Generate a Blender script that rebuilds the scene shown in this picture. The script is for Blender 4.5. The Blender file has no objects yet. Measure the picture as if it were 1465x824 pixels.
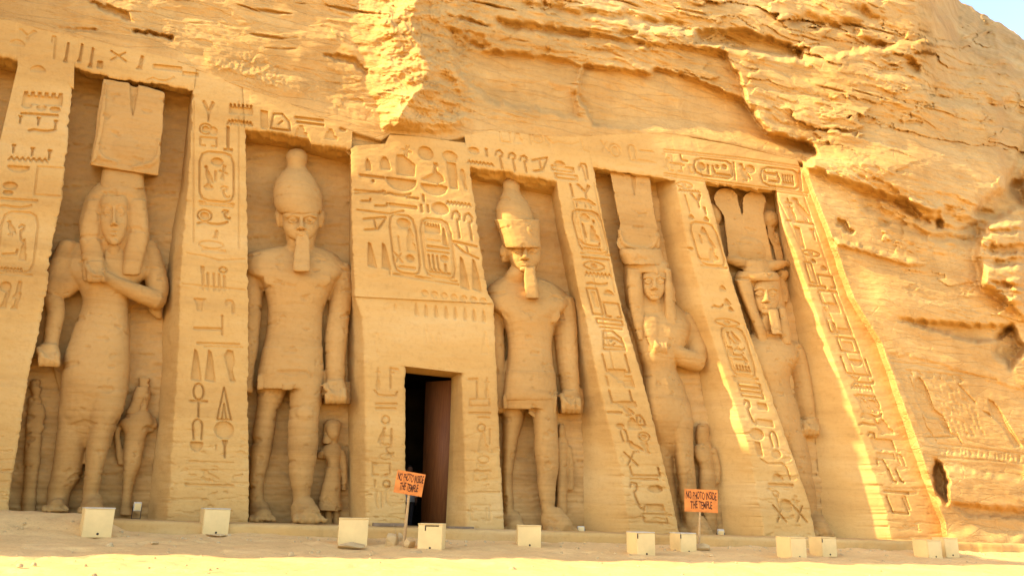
import bpy, bmesh, math, random
import numpy as np
from mathutils import Vector, Matrix

random.seed(7)
rng = np.random.default_rng(7)
C = bpy.context.scene.collection
SC = bpy.context.scene
PI = math.pi

# ---------------------------------------------------------------- camera
W0, H0 = 1465.0, 824.0
FPX = 1150.0
YAW, PITCH, ROLL = math.radians(20), math.radians(15.3), math.radians(1.2)
EYE = np.array([0.0, -20.0, 0.54])
fw = np.array([math.sin(YAW)*math.cos(PITCH), math.cos(YAW)*math.cos(PITCH), math.sin(PITCH)])
r_ = np.array([math.cos(YAW), -math.sin(YAW), 0.0])
u_ = np.cross(r_, fw)
RGT = r_*math.cos(ROLL) + u_*math.sin(ROLL)
UPV = -r_*math.sin(ROLL) + u_*math.cos(ROLL)
cd = bpy.data.cameras.new('camera')
cam = bpy.data.objects.new('camera', cd); C.objects.link(cam)
cam.matrix_world = Matrix(((RGT[0], UPV[0], -fw[0], EYE[0]), (RGT[1], UPV[1], -fw[1], EYE[1]),
                           (RGT[2], UPV[2], -fw[2], EYE[2]), (0, 0, 0, 1)))
cd.sensor_width = 36.0; cd.lens = 36.0*FPX/W0; cd.clip_end = 2000; cd.clip_start = 0.1
SC.camera = cam

# ---------------------------------------------------------------- light
SUN_EL, SUN_A = math.radians(30), math.radians(1.25)
SUNV = np.array([-math.cos(SUN_EL)*math.cos(SUN_A), -math.cos(SUN_EL)*math.sin(SUN_A), math.sin(SUN_EL)])
world = bpy.data.worlds.new('World'); SC.world = world; world.use_nodes = True
wn = world.node_tree; bg = wn.nodes['Background']
sky = wn.nodes.new('ShaderNodeTexSky'); sky.sky_type = 'NISHITA'; sky.sun_disc = False
sky.sun_elevation = SUN_EL; sky.sun_rotation = math.radians(-90); sky.dust_density = 0.8; sky.air_density = 0.7; sky.ozone_density = 1.0
wn.links.new(sky.outputs[0], bg.inputs[0]); bg.inputs[1].default_value = 0.13
sl = bpy.data.lights.new('sun', 'SUN'); sl.energy = 2.05; sl.angle = math.radians(0.6); sl.color = (1.0, 0.87, 0.62)
so = bpy.data.objects.new('sun', sl); C.objects.link(so); so.location = (-40, -10, 40)
so.rotation_euler = Vector(SUNV).to_track_quat('Z', 'Y').to_euler()
vs = SC.view_settings
vs.view_transform = 'Standard'; vs.look = 'None'; vs.gamma = 1.0; vs.exposure = 2.54; vs.use_curve_mapping = False
vs.use_white_balance = True; vs.white_balance_temperature = 7650; vs.white_balance_tint = 16

# ---------------------------------------------------------------- projection helpers
BAT = math.radians(5)
NRM = np.array([0.0, -math.cos(BAT), math.sin(BAT)])

def P(x, y, d):
    """point seen at photo pixel (x,y) lying d metres in front of the battered facade plane"""
    x, y, d = np.broadcast_arrays(np.asarray(x, float), np.asarray(y, float), np.asarray(d, float))
    dv = fw + RGT*((x[..., None]-W0/2)/FPX) - UPV*((y[..., None]-H0/2)/FPX)
    t = (d - NRM@EYE)/(dv@NRM)
    return EYE + t[..., None]*dv

def PY(x, y, Y):
    """point at photo pixel on the upright plane of world depth Y"""
    dv = fw + RGT*((x-W0/2)/FPX) - UPV*((y-H0/2)/FPX)
    return EYE + dv*((Y-EYE[1])/dv[1])

def zbase(X):
    return 0.17 - 0.0132*(np.asarray(X, float)+4)

def sstep(a, b, x):
    t = np.clip((np.asarray(x, float)-a)/(b-a), 0, 1); return t*t*(3-2*t)

# ---------------------------------------------------------------- noise
_perm = rng.permutation(512).astype(np.int64); _perm = np.concatenate([_perm, _perm, _perm])
_ang = rng.random(512)*2*PI
_gx, _gy = np.cos(_ang), np.sin(_ang)
def pn(x, y, seed=0):
    x = np.asarray(x, float)+seed*17.31; y = np.asarray(y, float)+seed*9.77
    xi = np.floor(x).astype(np.int64); yi = np.floor(y).astype(np.int64)
    xf = x-xi; yf = y-yi
    u = xf**3*(xf*(xf*6-15)+10); v = yf**3*(yf*(yf*6-15)+10)
    def g(ix, iy, dx, dy):
        h = _perm[(_perm[ix & 511]+iy) & 511]
        return _gx[h]*dx+_gy[h]*dy
    a = g(xi, yi, xf, yf); b = g(xi+1, yi, xf-1, yf); c = g(xi, yi+1, xf, yf-1); d = g(xi+1, yi+1, xf-1, yf-1)
    return ((a+(b-a)*u)+((c+(d-c)*u)-(a+(b-a)*u))*v)*1.5
def fbm(x, y, o=4, seed=0, gain=.5):
    s = 0; a = 1.0
    for i in range(o):
        s = s+a*pn(x*2**i, y*2**i, seed+i*3); a *= gain
    return s

def blur(A, r):
    if r < 1: return A
    k = int(r)
    for ax in (0, 1):
        for _ in range(2):
            pad = [(0, 0), (0, 0)]; pad[ax] = (k+1, k)
            B = np.cumsum(np.pad(A, pad, mode='edge'), axis=ax)
            n = A.shape[ax]
            if ax == 0: A = (B[2*k+1:2*k+1+n]-B[:n])/(2*k+1)
            else: A = (B[:, 2*k+1:2*k+1+n]-B[:, :n])/(2*k+1)
    return A

# ---------------------------------------------------------------- materials
def nodes_mat(name, rough=.9):
    m = bpy.data.materials.new(name); m.use_nodes = True
    nt = m.node_tree; b = nt.nodes['Principled BSDF']; b.inputs['Roughness'].default_value = rough
    b.inputs['Specular IOR Level'].default_value = .2
    return m, nt, b
def ramp(nt, src, stops):
    r = nt.nodes.new('ShaderNodeValToRGB'); e = r.color_ramp.elements
    while len(e) < len(stops): e.new(.5)
    for k, (p, c) in enumerate(stops):
        e[k].position = p; e[k].color = (*c, 1)
    nt.links.new(src, r.inputs[0]); return r.outputs[0]
def noise(nt, vec, scale, detail=6, rough=.55, dist=0):
    n = nt.nodes.new('ShaderNodeTexNoise'); n.inputs['Scale'].default_value = scale
    n.inputs['Detail'].default_value = detail; n.inputs['Roughness'].default_value = rough
    n.inputs['Distortion'].default_value = dist; nt.links.new(vec, n.inputs['Vector']); return n.outputs[0]
def mapping(nt, vec, scale, rot=(0, 0, 0)):
    m = nt.nodes.new('ShaderNodeMapping'); m.inputs['Scale'].default_value = scale; m.inputs['Rotation'].default_value = rot
    nt.links.new(vec, m.inputs['Vector']); return m.outputs[0]
def mix(nt, fac, a, b, mode='MIX'):
    m = nt.nodes.new('ShaderNodeMix'); m.data_type = 'RGBA'; m.blend_type = mode
    for k, v in ((0, fac), (6, a), (7, b)):
        if isinstance(v, (int, float)): m.inputs[k].default_value = v
        elif isinstance(v, tuple): m.inputs[k].default_value = (*v, 1)
        else: nt.links.new(v, m.inputs[k])
    return m.outputs[2]

def stone(name, c1, c2, c3, band=.5, bump=.5, bscale=1.0, grime=0.0, low=0.0, cracks=0.0):
    m, nt, b = nodes_mat(name, .92)
    tc = nt.nodes.new('ShaderNodeNewGeometry').outputs['Position']
    big = noise(nt, mapping(nt, tc, (.22, .22, .5)), 1.0, 5, .6)
    col = ramp(nt, big, [(.3, c2), (.5, c1), (.7, c3)])
    strata = noise(nt, mapping(nt, tc, (.10, .10, 2.6), (0, .06, 0)), 1.0, 6, .65, .4)
    dk = ramp(nt, strata, [(.28, (.62, .56, .50)), (.45, (.95, .93, .9)), (.6, (1, 1, 1)), (.75, (1.0, .9, .8))])
    col = mix(nt, band, col, dk, 'MULTIPLY')
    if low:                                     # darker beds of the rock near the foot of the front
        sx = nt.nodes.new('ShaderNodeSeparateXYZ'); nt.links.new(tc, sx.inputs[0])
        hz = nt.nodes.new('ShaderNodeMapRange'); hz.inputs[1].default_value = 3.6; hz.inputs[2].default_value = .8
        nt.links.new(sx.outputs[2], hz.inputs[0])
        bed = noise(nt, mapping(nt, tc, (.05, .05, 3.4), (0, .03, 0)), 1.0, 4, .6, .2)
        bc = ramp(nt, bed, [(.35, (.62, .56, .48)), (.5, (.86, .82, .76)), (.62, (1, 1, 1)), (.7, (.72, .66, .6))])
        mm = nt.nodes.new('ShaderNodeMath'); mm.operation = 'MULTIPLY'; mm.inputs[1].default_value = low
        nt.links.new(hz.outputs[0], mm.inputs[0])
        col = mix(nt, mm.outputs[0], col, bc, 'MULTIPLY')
    fine = noise(nt, tc, 9.0, 8, .7)
    col = mix(nt, .5, col, ramp(nt, fine, [(.25, (.72, .68, .62)), (.5, (1, 1, 1)), (.8, (1, 1, 1))]), 'MULTIPLY')
    if grime:
        sp = noise(nt, mapping(nt, tc, (1.3, 1.3, .35)), 1.0, 6, .7)
        gcol = ramp(nt, sp, [(.35, (.62, .55, .48)), (.55, (1, 1, 1))])
        col = mix(nt, grime, col, gcol, 'MULTIPLY')
    nt.links.new(col, b.inputs['Base Color'])
    bn = nt.nodes.new('ShaderNodeBump'); bn.inputs['Strength'].default_value = bump; bn.inputs['Distance'].default_value = .03
    h1 = noise(nt, mapping(nt, tc, (1, 1, 3.0)), 5.0*bscale, 9, .68)
    if cracks:
        wob = nt.nodes.new('ShaderNodeMix'); wob.data_type = 'VECTOR'; wob.inputs[0].default_value = .12
        nz = nt.nodes.new('ShaderNodeTexNoise'); nz.inputs['Scale'].default_value = .9; nz.inputs['Detail'].default_value = 6
        nt.links.new(tc, nz.inputs['Vector']); nt.links.new(tc, wob.inputs[4]); nt.links.new(nz.outputs[1], wob.inputs[5])
        vo = nt.nodes.new('ShaderNodeTexVoronoi'); vo.feature = 'DISTANCE_TO_EDGE'; vo.inputs['Scale'].default_value = 1.0
        nt.links.new(mapping(nt, wob.outputs[1], (.75, .75, 3.6), (0, .1, 0)), vo.inputs['Vector'])
        cv = ramp(nt, vo.outputs[0], [(0.0, (0, 0, 0)), (.035, (1, 1, 1))])
        where = ramp(nt, noise(nt, mapping(nt, tc, (.5, .5, 1.0)), 1.0, 3), [(.46, (1, 1, 1)), (.56, (0, 0, 0))])
        cv = mix(nt, where, cv, (1.0, 1.0, 1.0), 'ADD')
        h1 = mix(nt, cracks, h1, cv, 'MULTIPLY')
    nt.links.new(h1, bn.inputs['Height'])
    nt.links.new(bn.outputs[0], b.inputs['Normal'])
    return m
M = {}
M['cliff'] = stone('cliff_sandstone', (.54, .315, .10), (.46, .25, .07), (.58, .37, .135), .5, 1.0, .9, .3, cracks=.9)
M['face'] = stone('carved_sandstone', (.55, .325, .10), (.47, .26, .075), (.59, .38, .14), .4, .3)
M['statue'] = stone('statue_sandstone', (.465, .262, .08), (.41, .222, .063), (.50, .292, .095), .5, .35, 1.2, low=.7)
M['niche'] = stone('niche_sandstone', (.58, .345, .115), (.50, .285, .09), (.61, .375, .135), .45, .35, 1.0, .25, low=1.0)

def plain(name, col, rough=.6, var=.15, scale=6.0, bump=0.0, metal=0):
    m, nt, b = nodes_mat(name, rough)
    tc = nt.nodes.new('ShaderNodeTexCoord').outputs['Object']
    n = noise(nt, tc, scale, 6, .6)
    lo = tuple(c*(1-var) for c in col); hi = tuple(min(1, c*(1+var*.4)) for c in col)
    nt.links.new(ramp(nt, n, [(.3, lo), (.65, hi)]), b.inputs['Base Color']); b.inputs['Metallic'].default_value = metal
    if bump:
        bn = nt.nodes.new('ShaderNodeBump'); bn.inputs['Strength'].default_value = bump; bn.inputs['Distance'].default_value = .01
        nt.links.new(n, bn.inputs['Height']); nt.links.new(bn.outputs[0], b.inputs['Normal'])
    return m
M['box'] = plain('cream_painted_metal', (.72, .51, .20), .55, .14, 2.2)
M['boxdark'] = plain('dark_gap', (.05, .035, .02), .8)
M['grey'] = plain('grey_metal', (.55, .48, .33), .5)
M['orange'] = plain('orange_board_paint', (.66, .215, .045), .75, .30, 4.0)
M['ink'] = plain('dark_brown_lettering', (.085, .028, .012), .8)
M['post'] = plain('pale_wood_post', (.48, .30, .12), .8, .25, 9.0, .3)
M['stone'] = stone('loose_stone', (.56, .38, .16), (.48, .31, .12), (.60, .43, .20), .2, .8, 3.0)
M['plank'] = plain('grey_plank', (.24, .16, .085), .85, .3, 8.0, .4)
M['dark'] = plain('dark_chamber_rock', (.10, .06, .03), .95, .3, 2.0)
M['cloth'] = plain('pale_grey_cloth', (.42, .40, .34), .9, .2, 12.0)
M['trousers'] = plain('dark_cloth', (.05, .04, .035), .9, .2, 8.0)
M['skin'] = plain('brown_skin', (.22, .10, .05), .6, .1, 6.0)
M['hair'] = plain('black_hair', (.015, .012, .01), .7)
def wood():
    m, nt, b = nodes_mat('dark_brown_wood', .6)
    tc = nt.nodes.new('ShaderNodeTexCoord').outputs['Object']
    g = noise(nt, mapping(nt, tc, (30, 30, .9)), 1.0, 6, .6, .3)
    nt.links.new(ramp(nt, g, [(.3, (.14, .048, .014)), (.6, (.205, .074, .021)), (.8, (.25, .095, .03))]), b.inputs['Base Color'])
    bn = nt.nodes.new('ShaderNodeBump'); bn.inputs['Strength'].default_value = .3; bn.inputs['Distance'].default_value = .01
    nt.links.new(g, bn.inputs['Height']); nt.links.new(bn.outputs[0], b.inputs['Normal'])
    return m
M['wood'] = wood()
def sand():
    m, nt, b = nodes_mat('sand', .95)
    tc = nt.nodes.new('ShaderNodeNewGeometry').outputs['Position']
    a = noise(nt, tc, .5, 8, .65)
    col = ramp(nt, a, [(.3, (.64, .39, .135)), (.55, (.72, .455, .165)), (.75, (.77, .50, .20))])
    f = noise(nt, tc, 14.0, 8, .75)
    col = mix(nt, .6, col, ramp(nt, f, [(.3, (.68, .62, .55)), (.5, (1, 1, 1)), (.7, (1, 1, 1))]), 'MULTIPLY')
    nt.links.new(col, b.inputs['Base Color'])
    bn = nt.nodes.new('ShaderNodeBump'); bn.inputs['Strength'].default_value = .6; bn.inputs['Distance'].default_value = .04
    nt.links.new(noise(nt, tc, 5.0, 9, .7), bn.inputs['Height']); nt.links.new(bn.outputs[0], b.inputs['Normal'])
    return m
M['sand'] = sand()

# ---------------------------------------------------------------- mesh helpers
def empty(name, label, cat, loc=(0, 0, 0), group=None):
    o = bpy.data.objects.new(name, None); C.objects.link(o); o.location = loc
    o['label'] = label; o['category'] = cat
    if group: o['group'] = group
    return o
def link(name, me, mat, parent=None, smooth=True):
    me.name = name
    o = bpy.data.objects.new(name, me); C.objects.link(o)
    me.materials.append(M[mat] if isinstance(mat, str) else mat)
    if smooth: me.polygons.foreach_set('use_smooth', np.ones(len(me.polygons), bool))
    if parent is not None:
        o.parent = parent
        o.matrix_parent_inverse = Matrix.Translation(-Vector(parent.location))
    return o
def tag(o, label=None, cat=None, group=None, kind=None):
    for k, v in (('label', label), ('category', cat), ('group', group), ('kind', kind)):
        if v: o[k] = v
    return o
class Acc:
    """collects vertex grids and small shapes, then links them as ONE mesh"""
    def __init__(s): s.v = []; s.q = []; s.t = []; s.n = 0
    def grid(s, pts, flip=False, wrap=False):
        h, w = pts.shape[:2]
        idx = np.arange(h*w).reshape(h, w)+s.n
        if wrap: idx = np.concatenate([idx, idx[:, :1]], 1)
        q = np.stack([idx[:-1, :-1], idx[1:, :-1], idx[1:, 1:], idx[:-1, 1:]], -1).reshape(-1, 4)
        if flip: q = q[:, ::-1]
        s.v.append(pts.reshape(-1, 3)); s.q.append(q); s.n += h*w; return idx
    def fan(s, ring, flip=False):
        n = len(ring); c = np.mean(ring, 0)
        i0 = s.n; s.v.append(np.vstack([ring, c])); s.n += n+1
        a = np.arange(n)+i0; t = np.stack([a, np.roll(a, -1), np.full(n, i0+n)], -1)
        s.t.append(t[:, ::-1] if flip else t)
    def tube(s, rings, flip=False):
        rings = np.asarray(rings)
        s.grid(rings, flip, wrap=True); s.fan(rings[0], flip); s.fan(rings[-1], not flip)
    def mesh(s, name):
        v = np.vstack(s.v); q = np.vstack(s.q) if s.q else np.zeros((0, 4), int); t = np.vstack(s.t) if s.t else np.zeros((0, 3), int)
        me = bpy.data.meshes.new(name)
        me.vertices.add(len(v)); me.vertices.foreach_set('co', v.astype(np.float32).ravel())
        loops = np.concatenate([q.ravel(), t.ravel()]).astype(np.int32)
        me.loops.add(len(loops)); me.loops.foreach_set('vertex_index', loops)
        me.polygons.add(len(q)+len(t))
        st = np.concatenate([np.arange(len(q))*4, len(q)*4+np.arange(len(t))*3]).astype(np.int32)
        me.polygons.foreach_set('loop_start', st)
        me.update(calc_edges=True); me.validate(); return me
    def build(s, name, mat, parent=None, smooth=True): return link(name, s.mesh(name), mat, parent, smooth)
def remeshed(acc, name, voxel, smooth=3, fac=.5):
    me = acc.mesh(name)
    bm = bmesh.new(); bm.from_mesh(me); bmesh.ops.recalc_face_normals(bm, faces=bm.faces); bm.to_mesh(me); bm.free()
    o = bpy.data.objects.new('tmp', me); C.objects.link(o)
    r = o.modifiers.new('r', 'REMESH'); r.mode = 'VOXEL'; r.voxel_size = voxel
    if smooth:
        sm = o.modifiers.new('s', 'SMOOTH'); sm.iterations = smooth; sm.factor = fac
    dg = bpy.context.evaluated_depsgraph_get()
    out = bpy.data.meshes.new_from_object(o.evaluated_get(dg))
    bpy.data.objects.remove(o); bpy.data.meshes.remove(me)
    out.materials.clear(); return out
def line(pts):
    a = np.array(pts, float)
    return lambda t: np.interp(t, a[:, 0], a[:, 1])
def edge(pts):          # polyline given as (x,y), returns x(y)
    a = np.array(sorted(pts, key=lambda p: p[1]), float)
    def f(y):
        y = np.asarray(y, float)
        x = np.interp(y, a[:, 1], a[:, 0])
        s0 = (a[1, 0]-a[0, 0])/(a[1, 1]-a[0, 1]); s1 = (a[-1, 0]-a[-2, 0])/(a[-1, 1]-a[-2, 1])
        x = np.where(y < a[0, 1], a[0, 0]+s0*(y-a[0, 1]), x)
        return np.where(y > a[-1, 1], a[-1, 0]+s1*(y-a[-1, 1]), x)
    return f
def box(acc, c, sx, sy, sz, rz=0.0, bev=0.0):
    bm = bmesh.new(); bmesh.ops.create_cube(bm, size=1)
    for v in bm.verts: v.co = Vector((v.co.x*sx, v.co.y*sy, v.co.z*sz))
    if bev: bmesh.ops.bevel(bm, geom=list(bm.edges), offset=bev, segments=2, affect='EDGES', profile=.7)
    R = Matrix.Rotation(rz, 3, 'Z') if not isinstance(rz, Matrix) else rz
    vv = np.array([list(R@v.co+Vector(c)) for v in bm.verts])
    bm.verts.index_update(); i0 = acc.n; acc.v.append(vv); acc.n += len(vv)
    for f in bm.faces:
        ids = [v.index+i0 for v in f.verts]
        if len(ids) == 4: acc.q.append(np.array([ids]))
        else:
            for k in range(1, len(ids)-1): acc.t.append(np.array([[ids[0], ids[k], ids[k+1]]]))
    bm.free()
# ---------------------------------------------------------------- carved signs: one raster of carving depth over the front
GS = 2.0                                   # raster samples per photo pixel
GX0, GY0 = -40.0, -20.0
GW, GH = int(1560*GS), int(860*GS)
GM = np.zeros((GH, GW), np.float32)
def _win(pts, pad):
    a = np.array(pts, float)
    x0 = max(0, int((a[:, 0].min()-pad-GX0)*GS)); x1 = min(GW, int((a[:, 0].max()+pad-GX0)*GS)+2)
    y0 = max(0, int((a[:, 1].min()-pad-GY0)*GS)); y1 = min(GH, int((a[:, 1].max()+pad-GY0)*GS)+2)
    if x1 <= x0 or y1 <= y0: return None
    X, Y = np.meshgrid(GX0+np.arange(x0, x1)/GS, GY0+np.arange(y0, y1)/GS)
    return x0, x1, y0, y1, X, Y
def inside(poly, X, Y):
    r = np.zeros(X.shape, bool); n = len(poly); j = n-1
    for i in range(n):
        xi, yi = poly[i]; xj, yj = poly[j]
        if yi != yj:
            r ^= ((yi > Y) != (yj > Y)) & (X < (xj-xi)*(Y-yi)/(yj-yi)+xi)
        j = i
    return r
def cut_poly(poly, dep):
    w = _win(poly, 1)
    if w is None: return
    x0, x1, y0, y1, X, Y = w
    GM[y0:y1, x0:x1] = np.maximum(GM[y0:y1, x0:x1], inside(poly, X, Y)*dep)
def cut_line(pts, wd, dep):
    w = _win(pts, wd+1)
    if w is None: return
    x0, x1, y0, y1, X, Y = w
    wd = wd*1.15; D = np.full(X.shape, 1e9)
    for (ax, ay), (bx, by) in zip(pts[:-1], pts[1:]):
        dx, dy = bx-ax, by-ay; L = dx*dx+dy*dy+1e-9
        t = np.clip(((X-ax)*dx+(Y-ay)*dy)/L, 0, 1)
        D = np.minimum(D, np.hypot(X-ax-t*dx, Y-ay-t*dy))
    GM[y0:y1, x0:x1] = np.maximum(GM[y0:y1, x0:x1], np.clip((wd/2+.3-D)/.6, 0, 1)*dep)
def arc(cx, cy, rx, ry, a0=0, a1=360, n=20):
    t = np.radians(np.linspace(a0, a1, n)); return [(cx+rx*math.cos(a), cy+ry*math.sin(a)) for a in t]
S = .095
LIB = {   # unit box -.5...5, y down; ('p',pts) polygon  ('l',pts,width) stroke (width in photo px)
 'feather': [('p', [(-.1, -.5), (.15, -.42), (.3, -.1), (.5, .5), (-.45, .45), (-.3, 0)])],
 'disc': [('p', arc(0, 0, .5, .5))],
 'ring': [('l', arc(0, 0, .45, .45), 1.6)],
 'sundisc': [('l', arc(0, 0, .48, .48), 1.5), ('p', arc(0, 0, .3, .3))],
 'bowl': [('p', [(-.5, -.5)]+[(.5, -.5)]+arc(0, -.5, .5, 1.0, 0, 180, 14))],
 'loaf': [('p', [(-.5, .5)]+arc(0, .5, .5, 1.0, 180, 360, 14))],
 'mouth': [('p', arc(0, .35, .6, .8, 215, 325, 10)+arc(0, -.35, .6, .8, 35, 145, 10))],
 'eye': [('l', arc(0, .45, .62, .9, 215, 325, 10), 1.4), ('l', arc(0, -.45, .62, .9, 35, 145, 10), 1.4), ('p', arc(0, 0, .13, .3))],
 'bar': [('p', [(-.5, -.5), (.5, -.5), (.5, .5), (-.5, .5)])],
 'stroke': [('p', [(-.5, -.5), (.5, -.45), (.4, .5), (-.4, .5)])],
 'men': [('p', [(-.5, -.2), (.5, -.2), (.5, .5), (-.5, .5)])]+[('p', [(x-.045, -.5), (x+.045, -.5), (x+.045, -.1), (x-.045, -.1)]) for x in np.linspace(-.44, .44, 6)],
 'comb': [('p', [(-.5, .25), (.5, .25), (.5, .5), (-.5, .5)])]+[('p', [(x-.05, -.5), (x+.05, -.5), (x+.05, .3), (x-.05, .3)]) for x in np.linspace(-.42, .42, 5)],
 'water': [('l', [(x, -.4 if k % 2 else .4) for k, x in enumerate(np.linspace(-.5, .5, 15))], 1.5)],
 'hook': [('l', [(-.4, -.2), (-.25, -.42), (.1, -.5), (.38, -.36), (.3, -.2), (.05, -.15), (.12, .5)], 2.0)],
 'cane': [('l', [(-.4, -.25), (-.3, -.5), (.2, -.5), (.3, -.3), (.3, .5)], 1.8)],
 'flag': [('l', [(-.3, .5), (-.3, -.5)], 1.8), ('l', [(-.3, -.47), (.5, -.42)], 2.4), ('l', [(-.3, -.25), (.1, -.3)], 1.6)],
 'lflag': [('l', [(.3, .5), (.3, -.5)], 1.8), ('l', [(.3, -.47), (-.5, -.45)], 2.4)],
 'bird': [('p', [(-.45, -.42), (-.3, -.5), (-.1, -.46), (-.05, -.25), (.15, -.1), (.4, .2), (.5, .42), (.25, .28), (.05, .3), (-.2, .15), (-.3, -.1), (-.25, -.3)]), ('l', [(0, .25), (-.02, .5), (-.2, .5)], 1.3), ('l', [(.12, .25), (.14, .5), (0, .5)], 1.3)],
 'rbird': [('p', [(.45, -.42), (.3, -.5), (.1, -.46), (.05, -.25), (-.15, -.1), (-.4, .2), (-.5, .42), (-.25, .28), (-.05, .3), (.2, .15), (.3, -.1), (.25, -.3)]), ('l', [(0, .25), (.02, .5), (.2, .5)], 1.3), ('l', [(-.12, .25), (-.14, .5), (0, .5)], 1.3)],
 'goose': [('p', [(.1, -.5), (.28, -.5), (.3, -.38), (.2, -.32), (.22, -.1), (.45, .1), (.5, .3), (.2, .45), (-.1, .45), (-.5, .35), (-.2, .15), (.05, .0), (.1, -.2), (.12, -.38)]), ('l', [(.2, .4), (.22, .55), (.38, .55)], 1.5)],
 'man': [('p', [(-.1, -.5), (.15, -.48), (.2, -.3), (.3, -.1), (.25, .1), (.48, .2), (.5, .5), (-.4, .5), (-.3, .1), (-.25, -.15), (-.12, -.25)])],
 'cobra': [('p', [(-.1, -.5), (.25, -.45), (.35, -.15), (.2, .15), (.4, .5), (.1, .5), (-.05, .2), (-.2, -.1), (-.3, -.3)])],
 'viper': [('l', [(-.5, .2), (-.3, -.1), (-.05, .1), (.2, .1), (.42, -.2), (.5, -.45)], 2.2)],
 'snake': [('l', [(-.3, -.35), (-.1, -.5), (.3, -.45), (.25, -.25), (-.1, -.15), (-.05, .1), (.1, .4), (.4, .5), (.5, .35)], 2.0)],
 'ankh': [('l', arc(0, -.25, .3, .24), 1.6), ('l', [(-.5, .03), (.5, .03)], 1.8), ('l', [(0, 0), (0, .5)], 1.8)],
 'loop': [('l', [(-.3, .5), (-.35, 0)]+arc(0, -.15, .38, .33, 180, 360, 10)+[(.35, .1), (.3, .5)], 1.7)],
 'tri': [('l', [(-.45, .5), (0, -.5), (.45, .5), (-.45, .5)], 1.5), ('l', [(-.15, .5), (0, 0), (.15, .5)], 1.2)],
 'star': [('l', [(-.5, -.1), (.5, .1)], 1.8), ('l', [(-.3, .45), (.3, -.45)], 1.8), ('l', [(0, -.5), (0, .5)], 1.8)],
 'rect': [('l', [(-.5, -.5), (.5, -.5), (.5, .5), (-.5, .5), (-.5, -.5)], 1.7)],
 'house': [('l', [(-.2, .5), (-.5, .5), (-.5, -.5), (.5, -.5), (.5, .5), (.2, .5)], 1.8)],
 'ubox': [('l', [(-.5, -.5), (-.5, .45), (.5, .45), (.5, -.5)], 1.9)],
 'sickle': [('l', [(-.5, -.35), (.5, -.2)], 2.2), ('l', [(-.5, -.3), (-.1, .2), (.5, .5)], 2.2), ('l', [(.05, -.25), (.1, .25)], 1.8)],
 'lsickle': [('l', [(-.5, -.2), (.5, -.5)], 2.2), ('l', [(-.5, .5), (.1, .35), (.5, -.4)], 2.2), ('l', [(-.02, -.3), (.02, .4)], 1.8)],
 'x': [('l', [(-.5, -.5), (.5, .5)], 1.8), ('l', [(.4, -.45), (-.45, .5)], 1.8)],
 'reed': [('p', [(-.05, -.5), (.25, -.45), (.2, -.1), (.1, .2), (.15, .5), (-.5, .5), (-.2, .25), (-.15, -.1)])],
 'nefer': [('p', arc(0, .25, .3, .25)), ('l', [(0, .1), (0, -.5)], 1.6), ('l', [(-.3, -.3), (.3, -.3)], 1.4)],
 'sedge': [('p', [(-.05, .1), (-.5, -.45), (-.3, -.5), (.02, -.05), (.3, -.5), (.5, -.4), (.1, .12), (.05, .5), (-.05, .5)])],
 'bee': [('p', [(-.5, -.1), (-.1, -.35), (.2, -.3), (.5, .2), (.3, .3), (.1, .05), (-.2, .1)]), ('l', [(-.35, 0), (-.4, .5)], 1.4), ('l', [(0, .1), (-.02, .5)], 1.4), ('l', [(.2, .1), (.22, .5)], 1.4)],
 'drop': [('p', [(0, -.5), (.25, -.2), (.4, .2), (.3, .5), (-.35, .5), (-.4, .2), (-.25, -.2)])],
 'stand': [('p', [(-.45, -.5), (.45, -.5), (.15, -.2), (.12, .5), (-.12, .5), (-.15, -.2)])],
 'leg': [('l', [(-.2, -.5), (-.1, .4), (.4, .5)], 2.0)],
 'boat': [('l', [(-.5, -.5), (-.35, .2), (0, .4), (.45, .35), (.5, -.2)], 2.0)],
 'arm': [('l', [(-.5, .2), (.1, .1), (.45, .0), (.5, -.4)], 2.4)],
 'dshape': [('l', [(-.5, .4), (-.35, -.45), (.1, -.5), (.45, -.1), (.5, .4), (-.5, .4)], 1.9), ('l', [(-.1, .1), (.1, -.1)], 1.6)],
 'cart': [('l', [(-.5, -.3), (-.42, -.45), (-.25, -.5), (.25, -.5), (.42, -.45), (.5, -.3), (.5, .3), (.42, .43), (.25, .47), (-.25, .47), (-.42, .43), (-.5, .3), (-.5, -.3)], 2.0), ('l', [(-.5, .5), (.5, .5)], 2.0)],
 'hcart': [('l', [(-.3, -.5), (-.45, -.35), (-.5, 0), (-.45, .35), (-.3, .5), (.35, .5), (.45, .35), (.47, 0), (.45, -.35), (.35, -.5), (-.3, -.5)], 1.8), ('l', [(.52, -.5), (.52, .5)], 1.8)],
}
def put(fr, items, lean=0.0, slope=0.0, dep=S):
    """fr = (ox, oy, scale): items are (sign, cx, cy, w, h[, depth factor]) in that frame"""
    ox, oy, k = fr
    for it in items:
        g, cx, cy, w, h = it[:5]; dp = dep*(it[5] if len(it) > 5 else 1)
        def T(p):
            u, v = p[0]*w*k, p[1]*h*k
            return (ox+cx*k+u-v*lean, oy+cy*k+v+u*slope)
        for pr in LIB[g]:
            if pr[0] == 'p': cut_poly([T(p) for p in pr[1]], dp)
            else: cut_line([T(p) for p in pr[1]], pr[2], dp)
def strokes(fr, lst, wd=1.6, dep=S):
    ox, oy, k = fr
    for pts in lst: cut_line([(ox+x*k, oy+y*k) for x, y in pts], wd, dep)

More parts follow.
